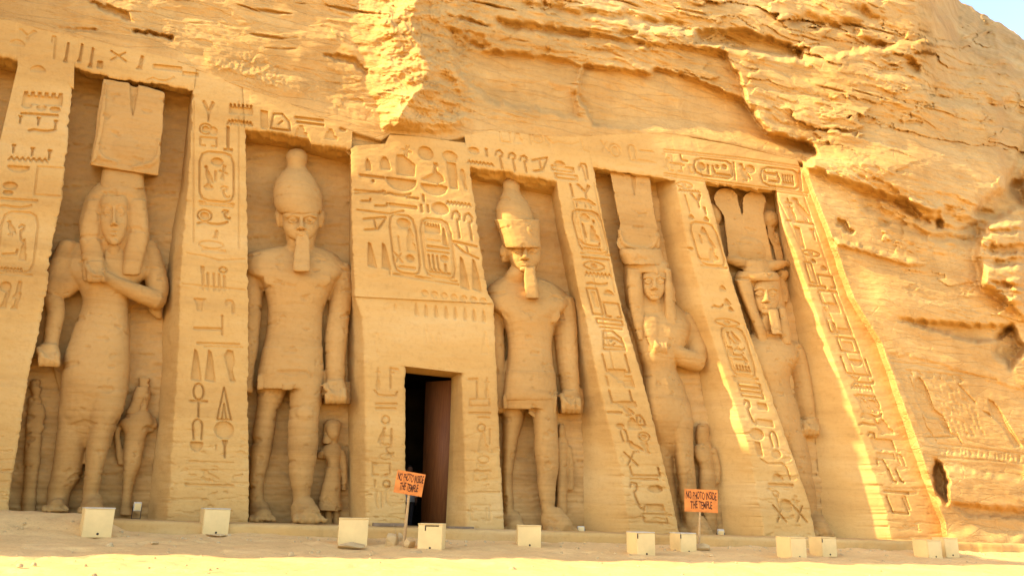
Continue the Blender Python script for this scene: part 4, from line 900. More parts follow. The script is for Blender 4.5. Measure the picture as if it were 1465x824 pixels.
def head(acc, cx, yt, ye, yb, w, d, turn=0.0):
    """front of the head (brow, sockets, cheeks, jaw) with eyes, lids, nose and lips; d is the depth of the brow"""
    h = yb-ye; m = mpp(cx, ye, d); D0 = w*.46; g = w/48.0
    R = lambda y, k, f, x=0: (y, cx+x-w*k/2, cx+x+w*k/2, d+f*g-D0*m, D0)
    loft(acc, [R(yt, .94, -.04), R(ye-h*.30, 1.0, .0), R(ye-h*.17, 1.0, -.005), R(ye+h*.03, 1.0, -.10), R(ye+h*.22, .99, -.055), R(ye+h*.42, .95, -.045), R(ye+h*.62, .86, -.07), R(ye+h*.82, .68, -.085), R(yb, .40, -.15)], 2.5)
    features(acc, cx+turn, ye, h, w, d, g)
def features(acc, n, ye, h, w, d, g):
    for s in (-1, 1):
        ell(acc, n+s*w*.235, ye+h*.02, d-.125*g, w*.125, h*.10, w*.10)
        tube(acc, [(n+s*w*.07, ye-h*.15, d-.02*g, w*.035), (n+s*w*.22, ye-h*.24, d-.02*g, w*.042), (n+s*w*.42, ye-h*.14, d-.12*g, w*.03)], 8)
        tube(acc, [(n+s*w*.10, ye+h*.05, d-.075*g, w*.02), (n+s*w*.235, ye-h*.085, d-.035*g, w*.026), (n+s*w*.38, ye+h*.03, d-.10*g, w*.022)], 8)
        tube(acc, [(n+s*w*.11, ye+h*.06, d-.08*g, w*.016), (n+s*w*.235, ye+h*.135, d-.05*g, w*.02), (n+s*w*.38, ye+h*.04, d-.11*g, w*.018)], 8)
        ell(acc, n+s*w*.09, ye+h*.40, d+.02*g, w*.062, h*.06, w*.07)
    tube(acc, [(n, ye-h*.14, d-.03*g, w*.05), (n, ye+h*.12, d+.0*g, w*.058), (n, ye+h*.36, d+.085*g, w*.078)], 10)
    tube(acc, [(n-w*.19, ye+h*.61, d-.10*g, w*.026), (n-w*.06, ye+h*.575, d-.03*g, w*.04), (n+w*.06, ye+h*.575, d-.03*g, w*.04), (n+w*.19, ye+h*.61, d-.10*g, w*.026)], 10)
    tube(acc, [(n-w*.16, ye+h*.665, d-.10*g, w*.028), (n, ye+h*.71, d-.03*g, w*.05), (n+w*.16, ye+h*.665, d-.10*g, w*.028)], 10)
    ell(acc, n, ye+h*.92, d-.12*g, w*.16, h*.12, w*.10)
def face(acc, cx, ye, yb, w, d, turn=0.0): features(acc, cx+turn, ye, yb-ye, w, HF[0], w/48.0)
def fist(acc, x0, y0, x1, y1, d, k=1.0):
    """closed hand hanging down: four knuckled fingers wrapped round, thumb in front"""
    w = (x1-x0); h = (y1-y0)
    loft(acc, [(y0, x0+w*.12, x1-w*.15, d, w*.42), (y0+h*.35, x0, x1-w*.05, d, w*.5), (y0+h*.8, x0+w*.04, x1, d, w*.5), (y1, x0+w*.1, x1-w*.06, d, w*.4)], 2.6)
    m = mpp(x0, y0, d)
    for i in range(4):
        xx = x0+w*(.16+.23*i)
        tube(acc, [(xx, y0+h*.42, d+m*w*.42, w*.10), (xx, y0+h*.72, d+m*w*.62, w*.12), (xx, y1-h*.02, d+m*w*.45, w*.11)], 8)
    tube(acc, [(x0+w*.05, y0+h*.2, d+m*w*.35, w*.12), (x0+w*.2, y0+h*.5, d+m*w*.62, w*.12), (x0+w*.42, y0+h*.66, d+m*w*.68, w*.10)], 8)
def foot(acc, xa, xt, yt, yb, d, wtoe):
    """foot pointing out of the niche: ankle at xa, toes round xt"""
    m = mpp(xa, yb, d)
    tube(acc, [(xa, yt, d-.05, wtoe*.55), ((xa+xt)/2, (yt*.55+yb*.45), d+.15, wtoe*.62), (xt, yb-wtoe*.42, d+.42, wtoe*.52)], 14, .9)
    for i in range(5):
        u = (i-2)/2.0
        tube(acc, [(xt+u*wtoe*.55-wtoe*.1, yb-wtoe*.42, d+.36, wtoe*.17), (xt+u*wtoe*.66, yb-wtoe*.24, d+.56-.03*abs(i-1), wtoe*(.19 if i == 1 else .15))], 8)
def skin(acc, name, parent, vox=.027, sm=3):
    me = remeshed(acc, name, vox, sm); n = len(me.vertices)
    co = np.empty(n*3, np.float32); me.vertices.foreach_get('co', co); co = co.reshape(-1, 3).astype(float)
    no = np.empty(n*3, np.float32); me.vertex_normals.foreach_get('vector', no); no = no.reshape(-1, 3)
    k = .35 if name == 'face' else 1.0
    x, z = co[:, 0]+.3*co[:, 1], co[:, 2]-.03*co[:, 0]
    e = .020*fbm(x/1.1, z/.7, 4, 301)+.005*fbm(x/1.5, z/.09, 3, 303)+.006*fbm(x/.14, z/.10, 3, 305)
    e = e-.013*np.exp(-((((z+.12*fbm(x/1.2, z/3, 3, 307))/.83) % 1-.5)/.018)**2)*(fbm(x/.8, z/1.4, 2, 309) > -.1)
    e = e-.035*sstep(.55, .75, fbm(x/.45, z/.28, 4, 311))
    co = co+no*(e*k)[:, None]
    me.vertices.foreach_set('co', co.astype(np.float32).ravel()); me.update()
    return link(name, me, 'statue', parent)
def statue(x, y, name, label, group):
    p = P(x, y, -.7); return empty(name, label, 'statue', tuple(p), group)
GC = 'colossal statues standing in the niches'; GSM = 'small statues beside the legs of the colossi'

# --- 1: queen with cow-horn plumes, left niche
r1 = statue(110, 738, 'colossal_statue', 'colossal queen with tall block plumes and battered face in the left niche', GC)
a = Acc()
loft(a, [(345, 128, 200, -.75, 20), (358, 98, 216, -.76, 26), (385, 90, 220, -.75, 34), (410, 110, 196, -.72, 36), (435, 118, 184, -.74, 32), (470, 105, 184, -.75, 35), (500, 95, 186, -.75, 38), (530, 89, 186, -.75, 40), (560, 86, 182, -.76, 38), (584, 86, 177, -.79, 33), (612, 90, 166, -.84, 26), (640, 92, 158, -.92, 14)], 2.4)
for s in (137, 163): ell(a, s, 406, -.28, 13, 13, 9)
loft(a, [(560, 84, 134, -.86, 30), (600, 82, 130, -.9, 27), (640, 78, 123, -.94, 26), (680, 72, 117, -.98, 24), (705, 68, 102, -1.0, 20), (738, 64, 98, -1.0, 19)])
loft(a, [(560, 120, 182, -.66, 30), (585, 124, 176, -.62, 29), (610, 127, 164, -.62, 27), (640, 124, 155, -.66, 25), (680, 120, 147, -.70, 22), (712, 117, 141, -.72, 19), (738, 116, 142, -.72, 18)])
foot(a, 132, 132, 712, 738, -.6, 26); foot(a, 82, 80, 716, 736, -.9, 26)
tube(a, [(100, 352, -.75, 17), (86, 384, -.7, 18), (76, 418, -.66, 16), (80, 445, -.62, 13), (76, 470, -.58, 12), (73, 494, -.55, 11)])
fist(a, 52, 492, 87, 524, -.5)
loft(a, [(346, 94, 132, -.78, 13), (366, 82, 132, -.76, 17), (394, 68, 126, -.72, 18), (416, 59, 112, -.70, 17), (426, 57, 100, -.72, 13)], 2.6)
loft(a, [(352, 84, 108, -1.1, 20), (400, 62, 92, -1.1, 24), (428, 52, 76, -1.12, 26), (480, 48, 68, -1.16, 26), (512, 42, 66, -1.2, 24)], 3)
tube(a, [(208, 352, -.78, 16), (220, 384, -.72, 17), (226, 418, -.6, 16), (221, 434, -.5, 15)])
tube(a, [(226, 430, -.48, 15), (200, 420, -.32, 14), (170, 408, -.22, 12), (148, 396, -.16, 10)])
fist(a, 122, 374, 152, 404, -.16)
loft(a, [(424, 206, 234, -.85, 14), (446, 214, 233, -.9, 12), (456, 224, 232, -.95, 8)], 3)
# head under the wig
loft(a, [(292, 146, 180, -.6, 20), (310, 144, 182, -.55, 22), (335, 146, 178, -.53, 20), (352, 150, 174, -.5, 20), (372, 148, 178, -.6, 20)])
slab(a, [(100,350),(212,350),(224,420),(186,440),(186,560),(84,560),(70,500),(66,420)], -1.25, -.98); skin(a, 'body', r1)
a = Acc(); head(a, 163, 280, 302, 350, 42, .05)
loft(a, [(346, 149, 179, -.5, 12), (370, 148, 180, -.42, 12), (400, 148, 181, -.36, 10)], 3.5)
skin(a, 'face', r1, .02, 9)
a = Acc()
loft(a, [(262, 142, 205, -.62, 28), (274, 128, 208, -.6, 34), (286, 120, 211, -.62, 33), (296, 117, 212, -.62, 31), (318, 113, 214, -.65, 31), (345, 116, 214, -.7, 30), (366, 118, 208, -.76, 26)], 2.6)
loft(a, [(286, 124, 146, -.46, 22), (330, 115, 145, -.42, 20), (372, 116, 149, -.36, 16), (402, 118, 148, -.30, 11)], 3.0)
loft(a, [(286, 181, 210, -.46, 22), (330, 181, 213, -.42, 20), (362, 178, 208, -.36, 16), (393, 174, 200, -.30, 11)], 3.0)
skin(a, 'wig', r1)
a = Acc()
loft(a, [(234, 147, 206, -.6, 24), (250, 146, 206, -.58, 27), (270, 143, 206, -.56, 28)], 5, smooth=False)
skin(a, 'crown_base', r1, .03, 2)
a = Acc()
slab(a, [(147, 112), (185, 119), (189.5, 180), (198, 122), (235, 133), (232, 190), (226, 252), (129, 236), (136, 190)], -1.05, -.06)
slab(a, [(150, 118), (154, 119), (148, 185), (138, 228), (131, 233), (140, 186)], -.3, .02)
for pts in ([(138, 212, -.05, 3.0), (147, 226, -.05, 3.4), (166, 234, -.05, 3.2)], [(190, 240, -.05, 3.2), (214, 236, -.05, 3.4), (226, 224, -.05, 3.0), (228, 200, -.05, 2.4)]): tube(a, pts, 10)
slab(a, [(148, 114), (234, 135), (230, 190), (225, 250), (131, 235), (138, 190)], -1.0, -.14)
ell(a, 181, 214, -.12, 26, 24, 7)
o = skin(a, 'plume_crown', r1, .028, 2)

# --- 2: king in the white crown
r2 = statue(413, 752, 'colossal_statue', 'colossal king in a smooth tall bulb-tipped crown, left of the doorway', GC)
a = Acc()
loft(a, [(352, 400, 450, -.75, 18), (362, 356, 478, -.76, 26), (376, 347, 492, -.76, 33), (392, 352, 494, -.74, 36), (405, 374, 480, -.72, 37), (440, 383, 465, -.74, 33), (470, 382, 461, -.75, 32), (500, 376, 461, -.75, 35), (530, 370, 462, -.75, 37), (556, 367, 463, -.74, 36)], 2.4)
for s in (398, 452): ell(a, s, 399, -.22, 22, 14, 5)
loft(a, [(545, 366, 416, -.84, 27), (575, 367, 404, -.9, 25), (592, 366, 396, -.92, 23), (620, 361, 393, -.96, 24), (650, 358, 388, -1.0, 23), (690, 357, 378, -1.02, 18), (722, 357, 379, -1.02, 16), (748, 358, 382, -1.02, 16)])
loft(a, [(530, 412, 464, -.7, 28), (560, 414, 462, -.62, 27), (592, 414, 458, -.58, 25), (602, 413, 456, -.58, 24), (640, 411, 455, -.64, 25), (680, 413, 449, -.68, 22), (710, 418, 444, -.70, 17), (732, 418, 445, -.70, 16), (752, 418, 448, -.7, 16)])
ell(a, 436, 590, -.2, 13, 12, 6)
foot(a, 432, 444, 722, 752, -.55, 32); foot(a, 370, 376, 724, 750, -.9, 26)
tube(a, [(362, 372, -.8, 17), (360, 410, -.78, 17), (357, 455, -.72, 16), (355, 500, -.66, 14), (354, 540, -.62, 9), (352, 560, -.6, 10)])
tube(a, [(484, 384, -.78, 18), (489, 412, -.76, 17), (486, 440, -.74, 16), (482, 470, -.7, 16), (480, 505, -.64, 15), (479, 545, -.6, 13)])
fist(a, 463, 543, 497, 577, -.55)
loft(a, [(546, 468, 502, -1.15, 18), (568, 462, 503, -1.1, 22), (578, 460, 502, -1.1, 22)], 4)
loft(a, [(296, 402, 458, -.6, 27), (318, 402, 458, -.56, 26), (335, 407, 453, -.55, 22), (350, 410, 450, -.62, 24), (366, 402, 452, -.72, 22)])
for x, s in ((399, -1), (459, 1)):
    loft(a, [(300, x-4, x+4, -.55, 5), (307, x-6, x+6, -.5, 8), (316, x-5.5, x+5.5, -.5, 7), (326, x-3, x+3, -.52, 4)])
slab(a, [(356,372),(492,385),(494,545),(462,548),(366,556),(354,545)], -1.25, -.93); skin(a, 'body', r2)
a = Acc(); head(a, 430, 297, 315, 345, 52, .07, 1)
skin(a, 'face', r2, .016, 3)
a = Acc()
loft(a, [(335, 424, 441, -.12, 9), (350, 422, 443, -.10, 9), (372, 420, 444, -.04, 10), (388, 420, 443, .02, 10)], 5); skin(a, 'beard', r2, .024, 2)
a = Acc()
loft(a, [(213, 420, 430, -.62, 6), (217, 412, 438, -.62, 13), (226, 409, 440.5, -.62, 16), (236, 411, 438, -.62, 14.5), (242, 409, 440, -.62, 16), (250, 401, 447, -.6, 24), (264, 393, 455, -.58, 32), (280, 390, 461, -.56, 36), (292, 391, 462, -.54, 36), (303, 397, 461, -.5, 34), (306, 400, 458, -.5, 33)], 2.0)
skin(a, 'white_crown', r2)
a = Acc()
loft(a, [(496, 376, 462, -.76, 36.5), (530, 368, 464, -.75, 37), (541, 367.5, 463.5, -.75, 34), (546, 368, 463, -.78, 30)], 2.5)
slab(a, [(368, 536), (440, 536), (424, 546), (404, 547), (384, 555), (368, 558)], -1.0, -.32)
loft(a, [(548, 402, 426, -.2, 8), (558, 404, 418, -.2, 6)], 3)
skin(a, 'kilt', r2, .03, 4)

# --- 3: king in the double crown
r3 = statue(765, 768, 'colossal_statue', 'colossal king in a double crown whose face catches the sun, right of the doorway', GC)
a = Acc()
loft(a, [(396, 716, 768, -.75, 20), (408, 700, 796, -.76, 27), (424, 696, 812, -.76, 33), (440, 700, 814, -.74, 36), (455, 717, 797, -.72, 37), (480, 725, 791, -.74, 33), (505, 726, 790, -.75, 33), (535, 722, 794, -.75, 37), (565, 720, 797, -.74, 38), (585, 720, 797, -.74, 36)], 2.4)
for s in (738, 782): ell(a, s, 449, -.2, 20, 14, 5)
loft(a, [(560, 718, 757, -.86, 26), (592, 718, 752, -.9, 24), (620, 719, 744, -.94, 22), (650, 719, 738, -.98, 20), (690, 719, 734, -1.0, 16), (725, 721, 735, -1.0, 15), (762, 722, 738, -1.0, 15)])
loft(a, [(560, 752, 799, -.68, 27), (600, 762, 798, -.6, 25), (640, 764, 799, -.62, 24), (662, 766, 799, -.64, 24), (690, 768, 796, -.66, 20), (720, 773, 794, -.68, 16), (740, 776, 798, -.68, 16), (766, 776, 800, -.68, 16)])
ell(a, 781, 622, -.25, 12, 12, 6)
foot(a, 788, 806, 736, 769, -.55, 30); foot(a, 730, 738, 738, 767, -.9, 24)
tube(a, [(704, 424, -.8, 16), (707, 470, -.76, 13), (710, 520, -.7, 12), (712, 560, -.65, 10), (712, 585, -.62, 11)])
tube(a, [(803, 432, -.8, 17), (808, 460, -.78, 16), (810, 490, -.74, 15), (812, 520, -.7, 14), (816, 560, -.64, 12)])
fist(a, 801, 558, 832, 590, -.6)
loft(a, [(555, 806, 834, -1.1, 20), (582, 800, 836, -1.08, 24), (592, 800, 834, -1.08, 22)], 4)
loft(a, [(345, 719, 774, -.58, 25), (362, 721, 773, -.54, 24), (378, 731, 769, -.54, 20), (392, 722, 764, -.62, 25), (408, 716, 766, -.72, 22)])
loft(a, [(352, 717, 727, -.55, 7), (362, 715, 728, -.5, 9), (375, 718, 728, -.52, 6)])
slab(a, [(702,420),(810,432),(824,560),(796,575),(720,575),(708,560)], -1.25, -.93); skin(a, 'body', r3)
a = Acc(); head(a, 751, 342, 358, 388, 46, .10, 0)
skin(a, 'face', r3, .016, 3)
a = Acc()
loft(a, [(381, 750, 766, -.1, 9), (396, 749, 767, -.04, 9), (418, 751, 771, .04, 11), (427, 752, 772, .06, 11)], 5); skin(a, 'beard', r3, .024, 2)
a = Acc()
loft(a, [(256, 724, 738, -.6, 6), (260, 720, 742, -.6, 11), (267, 719, 744, -.59, 13.5), (276, 718, 745, -.55, 15), (286, 714, 752, -.52, 20), (300, 710, 760, -.49, 25), (320, 710, 766, -.47, 28)], 2.0)
skin(a, 'white_crown', r3)
a = Acc()
loft(a, [(314, 706, 773, -.5, 33), (322, 709, 773, -.5, 33), (336, 715, 773, -.49, 33), (350, 720, 775, -.48, 34), (354, 722, 776, -.48, 34)], 2.4)
tube(a, [(755, 318, .10, 4), (756, 332, .14, 5), (758, 342, .10, 3.5)], 10)
skin(a, 'red_crown', r3, .026, 2)
a = Acc()
loft(a, [(530, 722, 794, -.75, 37.5), (562, 719, 798, -.74, 40), (572, 719, 798, -.75, 39)], 2.5)
slab(a, [(720, 566), (797, 566), (796, 592), (780, 599), (765, 598), (756, 592), (752, 576), (735, 582), (720, 586)], -1.0, -.24)
skin(a, 'kilt', r3, .03, 4)

# --- 4: queen holding a rattle
DSH[0] = -.10
r4 = statue(985, 775, 'colossal_statue', 'colossal queen in a long wig holding a rattle to her chest, right of the doorway', GC)
a = Acc()
loft(a, [(432, 910, 962, -.78, 20), (446, 894, 980, -.8, 27), (466, 900, 992, -.78, 33), (490, 908, 984, -.74, 34), (510, 914, 974, -.72, 33), (528, 919, 968, -.74, 29), (550, 919, 977, -.74, 32), (580, 920, 988, -.74, 35), (605, 924, 991, -.75, 33), (635, 932, 990, -.82, 24), (662, 938, 986, -.9, 12)], 2.4)
ell(a, 925, 474, -.3, 12, 13, 9); ell(a, 962, 478, -.3, 13, 13, 9)
loft(a, [(600, 924, 966, -.86, 27), (640, 932, 966, -.9, 24), (690, 945, 970, -.96, 21), (730, 955, 974, -1.0, 17), (775, 962, 984, -1.0, 16)])
loft(a, [(600, 952, 992, -.66, 27), (640, 963, 992, -.62, 24), (665, 966, 994, -.64, 24), (690, 969, 996, -.66, 21), (720, 974, 999, -.68, 17), (745, 978, 1003, -.68, 16), (776, 980, 1008, -.68, 16)])
foot(a, 992, 1006, 746, 778, -.55, 28); foot(a, 970, 976, 752, 776, -.9, 22)
tube(a, [(900, 448, -.85, 14), (900, 475, -.82, 13), (903, 510, -.8, 12), (908, 545, -.78, 11), (912, 580, -.76, 10)])
tube(a, [(976, 456, -.8, 16), (988, 480, -.74, 16), (996, 502, -.6, 15), (993, 516, -.5, 14)])
tube(a, [(998, 518, -.5, 13), (978, 512, -.34, 12), (960, 502, -.22, 10), (948, 494, -.16, 9)])
fist(a, 934, 480, 956, 504, -.16)
loft(a, [(376, 918, 952, -.66, 20), (398, 917, 953, -.6, 20), (416, 921, 950, -.58, 16), (430, 922, 950, -.6, 20), (446, 914, 962, -.74, 20)])
slab(a, [(900,450),(985,460),(1000,520),(1000,560),(990,600),(920,600),(905,560)], -1.25, -.97); skin(a, 'body', r4)
a = Acc(); head(a, 936, 386, 402, 429, 37, .10, 0)
skin(a, 'face', r4, .016, 3)
a = Acc()
loft(a, [(372, 896, 952, -.66, 30), (380, 892, 956, -.66, 31), (390, 892, 958, -.72, 25), (420, 894, 961, -.78, 24), (445, 898, 966, -.8, 28), (460, 902, 970, -.85, 24)], 2.5)
loft(a, [(385, 896, 920, -.42, 20), (420, 897, 921, -.38, 18), (455, 903, 924, -.32, 14), (486, 912, 930, -.28, 10)], 2.8)
loft(a, [(385, 950, 960, -.46, 18), (420, 949, 963, -.42, 17), (455, 950, 970, -.34, 14), (484, 954, 974, -.28, 10)], 2.8)
loft(a, [(376, 910, 954, -.3, 14), (384, 908, 956, -.28, 16), (390, 910, 955, -.28, 15)], 2.5)
tube(a, [(937, 378, .02, 3.2), (938, 388, .06, 3.6), (939, 395, .04, 2.4)], 8)
skin(a, 'wig', r4)
a = Acc()
loft(a, [(356, 884, 947, -.62, 32), (364, 885, 949, -.62, 33), (379, 891, 953, -.62, 33)], 2.6, smooth=False)
skin(a, 'crown_base', r4, .03, 2)
a = Acc()
slab(a, [(872, 245), (902, 249), (909, 294), (909, 249.5), (929, 253), (936, 305), (944, 338), (944, 352), (937, 362), (886, 357), (882, 348), (887, 320)], -1.1, -.12)
slab(a, [(873, 247), (928, 255), (935, 305), (940, 350), (886, 352), (889, 320)], -1.0, -.19)
tube(a, [(886, 330, -.1, 2.6), (892, 348, -.1, 3), (912, 356, -.1, 3), (932, 354, -.1, 3), (940, 338, -.1, 2.6)], 10)
skin(a, 'plume_crown', r4, .026, 2)
a = Acc()
loft(a, [(452, 921, 943, -.16, 8), (470, 919, 944, -.12, 10), (490, 926, 945, -.08, 9), (508, 938, 950, -.05, 7)], 3); skin(a, 'rattle', r4, .024, 3)

DSH[0] = -.15
# --- 5: king with two feathers, disc and ram horns
r5 = statue(1165, 770, 'colossal_statue', 'colossal king with twin round-topped feathers, sun disc and spreading horns in the far right niche', GC)
a = Acc()
loft(a, [(478, 1068, 1120, -.85, 20), (490, 1058, 1136, -.86, 27), (510, 1064, 1146, -.86, 32), (530, 1076, 1132, -.84, 33), (553, 1086, 1132, -.84, 30), (585, 1092, 1142, -.84, 32), (615, 1098, 1149, -.84, 31), (650, 1106, 1156, -.88, 22), (680, 1114, 1158, -.95, 10)], 2.4)
loft(a, [(615, 1116, 1150, -.8, 26), (650, 1124, 1158, -.78, 25), (684, 1130, 1164, -.78, 23), (720, 1140, 1168, -.8, 18), (750, 1146, 1170, -.8, 16), (775, 1146, 1174, -.8, 16)])
foot(a, 1162, 1174, 742, 772, -.65, 26)
tube(a, [(1130, 498, -.9, 14), (1139, 520, -.88, 13), (1146, 550, -.84, 12), (1151, 580, -.8, 11), (1156, 602, -.78, 9)])
fist(a, 1148, 598, 1173, 622, -.76)
loft(a, [(598, 1150, 1176, -1.15, 18), (616, 1150, 1176, -1.12, 20), (626, 1152, 1172, -1.12, 18)], 4)
loft(a, [(396, 1074, 1114, -.66, 20), (418, 1074, 1114, -.6, 20), (436, 1080, 1111, -.6, 16), (450, 1084, 1116, -.64, 22), (480, 1074, 1126, -.8, 22)])
slab(a, [(1066,490),(1136,495),(1152,560),(1160,602),(1148,612),(1110,612)], -1.25, -1.0); skin(a, 'body', r5, .03)
a = Acc(); head(a, 1096, 401, 419, 449, 40, .05, 0)
skin(a, 'face', r5, .017, 3)
a = Acc()
loft(a, [(442, 1097, 1112, -.16, 8), (460, 1101, 1116, -.10, 9), (478, 1104, 1119, -.06, 10)], 5); skin(a, 'beard', r5, .026, 2)
a = Acc()
loft(a, [(388, 1056, 1108, -.62, 24), (396, 1050, 1116, -.64, 25), (404, 1052, 1117, -.7, 21), (440, 1064, 1124, -.8, 20), (470, 1074, 1128, -.84, 20), (496, 1078, 1130, -.84, 24)], 2.5)
loft(a, [(400, 1050, 1076, -.48, 20), (440, 1066, 1084, -.42, 16), (470, 1078, 1098, -.40, 12), (490, 1084, 1100, -.4, 9)], 2.8)
loft(a, [(440, 1112, 1124, -.5, 14), (470, 1114, 1130, -.46, 12), (492, 1118, 1132, -.44, 9)], 2.8)
loft(a, [(390, 1062, 1112, -.36, 18), (397, 1066, 1115, -.34, 18), (402, 1070, 1114, -.34, 16)], 2.6)
skin(a, 'headcloth', r5)
a = Acc()
cap = lambda cx, cy, r, a0, a1: arc(cx, cy, r, r*.9, a0, a1, 9)
slab(a, cap(1038, 284, 17, 150, 370)+[(1062, 310), (1068, 345), (1074, 374), (1042, 368), (1036, 310)], -1.1, -.38)
slab(a, cap(1079, 288, 16.5, 170, 390)+[(1092, 310), (1100, 345), (1106, 376), (1072, 374), (1066, 340), (1063, 305)], -1.1, -.36)
ell(a, 1075, 358, -.38, 20, 17, 4)
tube(a, [(1040, 371, -.5, 4), (1052, 374, -.42, 6), (1072, 381, -.38, 7), (1094, 383, -.38, 7), (1112, 379, -.42, 6), (1127, 378, -.5, 4)], 12)
loft(a, [(372, 1064, 1098, -.6, 20), (392, 1062, 1106, -.6, 24)], 3, smooth=False)
skin(a, 'plume_crown', r5, .026, 2)
for (cx, cy, rx, ry, pl) in ((1101, 314, 12, 11, [(1098, 322), (1104, 322), (1112, 334), (1118, 352), (1120, 374), (1111, 374), (1106, 352), (1098, 338)]), (1118, 393, 8.5, 7.5, [(1114, 400), (1122, 400), (1128, 416), (1127, 432), (1116, 432), (1114, 416)]), (1022, 306, 9, 14, [(1016, 318), (1028, 320), (1034, 345), (1026, 350)])):
    a = Acc(); ell(a, cx, cy, -.68, rx, ry, 8); slab(a, pl, -1.2, -.6); skin(a, 'cobra', r5, .026, 3)

DSH[0] = 0.0
# --- small statues
def small(label, y0, y1, cx, parts, name='small_statue'):
    r = empty(name, label, 'statue', tuple(P(cx, y1, -1.0)), GSM)
    for nm, f in parts:
        a = Acc(); f(a); skin(a, nm, r, .022, 3)
    return r
def fA(a):
    loft(a, [(588, 196, 212, -0.91, 8), (594, 180, 216, -0.91, 12), (606, 170, 221, -0.91, 15), (617, 177, 212, -0.90, 14), (640, 177, 206, -0.90, 14), (665, 176, 202, -0.91, 14), (690, 175, 192, -0.94, 12), (722, 172, 188, -0.96, 10), (737, 170, 190, -0.94, 11)])
    tube(a, [(216, 600, -1.0, 7), (220, 610, -.95, 6), (205, 616, -.88, 5), (192, 612, -.86, 5)], 10); tube(a, [(176, 602, -1.0, 7), (168, 618, -.98, 5), (170, 640, -1.0, 5), (173, 664, -1.0, 5)], 10)
    loft(a, [(554, 196, 213, -1.0, 12), (564, 195, 216, -.97, 13), (574, 198, 215, -.98, 11), (582, 200, 211, -0.88, 8), (592, 198, 212, -0.91, 8)])
    HF[0] = -.82+.05; face(a, 207, 566, 579, 16, 0)
small('small statue of a princess with a flat-topped crown beside the left queen', 540, 737, 186, [('body', fA), ('wig', lambda a: (loft(a, [(552, 194, 214, -0.96, 12), (562, 190, 214, -0.96, 14), (576, 186, 206, -0.96, 13), (592, 180, 199, -0.91, 9)], 2.6), None)), ('crown', lambda a: loft(a, [(540, 198, 215, -0.96, 8), (554, 198, 215, -0.96, 9)], 3, smooth=False))])
def fB(a):
    loft(a, [(568, 40, 60, -1.06, 8), (590, 38, 66, -1.06, 12), (615, 36, 62, -1.06, 13), (660, 34, 58, -1.06, 13), (700, 32, 52, -1.08, 11), (736, 30, 52, -1.06, 11)])
    tube(a, [(40, 608, -0.96, 6), (52, 612, -1.0, 5), (62, 610, -.98, 5)], 10)
    loft(a, [(542, 44, 58, -1.06, 10), (554, 43, 60, -1.01, 11), (566, 45, 58, -1.02, 9), (574, 44, 58, -1.06, 8)])
small('small worn statue in the dark corner behind the left queen, half lost in shade', 540, 736, 46, [('body', fB)])
def fC(a):
    loft(a, [(634, 468, 484, -0.96, 7), (642, 460, 488, -0.96, 11), (652, 462, 488, -0.96, 13), (663, 468, 486, -0.96, 12), (680, 466, 488, -0.96, 13)])
    loft(a, [(722, 465, 474, -0.96, 6), (753, 464, 475, -0.96, 6)]); loft(a, [(722, 477, 486, -0.96, 6), (753, 477, 487, -0.96, 6)])
    tube(a, [(462, 646, -0.91, 6), (457, 652, -.98, 5), (468, 650, -.92, 5), (478, 648, -.9, 4)], 10); tube(a, [(487, 646, -0.96, 6), (491, 662, -0.96, 5), (492, 682, -0.96, 4.5), (492, 700, -0.96, 5)], 10)
    loft(a, [(604, 466, 486, -0.92, 11), (614, 465, 487, -0.88, 12), (624, 468, 485, -0.88, 10), (632, 471, 482, -0.94, 7), (640, 469, 484, -0.96, 8)])
    HF[0] = -.86+.05; face(a, 478, 615, 629, 16, 0)
small('small statue in a flared skirt standing under the clenched hand left of the doorway', 600, 753, 474, [('body', fC), ('wig', lambda a: loft(a, [(600, 468, 484, -0.96, 9), (606, 463, 488, -0.96, 13), (618, 462, 486, -1.00, 13), (634, 461, 474, -0.92, 9)], 2.5)), ('skirt', lambda a: loft(a, [(668, 466, 487, -0.96, 13), (700, 459, 488, -0.94, 16), (726, 453, 489, -0.91, 18), (731, 453, 489, -0.91, 18)], 2.6))])
def fD(a):
    loft(a, [(626, 797, 810, -0.92, 7), (640, 794, 814, -0.92, 11), (665, 797, 812, -0.92, 11), (700, 796, 812, -0.92, 12), (728, 796, 812, -0.92, 11), (764, 798, 811, -0.92, 9)])
    loft(a, [(606, 799, 808, -0.92, 8), (615, 798, 809, -0.88, 9), (624, 799, 808, -0.90, 7), (630, 800, 807, -0.92, 6)])
    tube(a, [(813, 640, -0.87, 5), (816, 670, -0.87, 4.5), (816, 700, -0.87, 4)], 10)
small('small statue behind the bare leg of the double-crowned king', 604, 764, 804, [('body', fD)])
def fE(a):
    loft(a, [(632, 1000, 1014, -0.82, 8), (640, 992, 1018, -0.82, 12), (656, 994, 1020, -0.82, 14), (668, 1000, 1022, -0.82, 12), (700, 1000, 1026, -0.82, 13), (730, 1005, 1026, -0.84, 11), (776, 1008, 1028, -0.82, 10)])
    tube(a, [(994, 642, -0.77, 6), (993, 658, -.98, 5), (1005, 660, -.9, 4.5), (1014, 654, -.88, 4)], 10); tube(a, [(1018, 644, -0.77, 6), (1024, 664, -0.77, 5), (1026, 690, -0.77, 4)], 10)
    loft(a, [(608, 999, 1013, -0.77, 10), (618, 998, 1015, -1.0, 11), (628, 1001, 1013, -1.0, 9), (636, 1002, 1012, -0.80, 7)])
    HF[0] = -.86+.05; face(a, 1007, 619, 631, 14, 0)
small('small statue beside the rattle-bearing queen, behind the orange sign', 606, 776, 1008, [('body', fE), ('wig', lambda a: loft(a, [(605, 1000, 1012, -0.84, 8), (612, 996, 1015, -0.84, 12), (626, 995, 1015, -0.88, 12), (640, 997, 1014, -0.87, 9)], 2.5))])
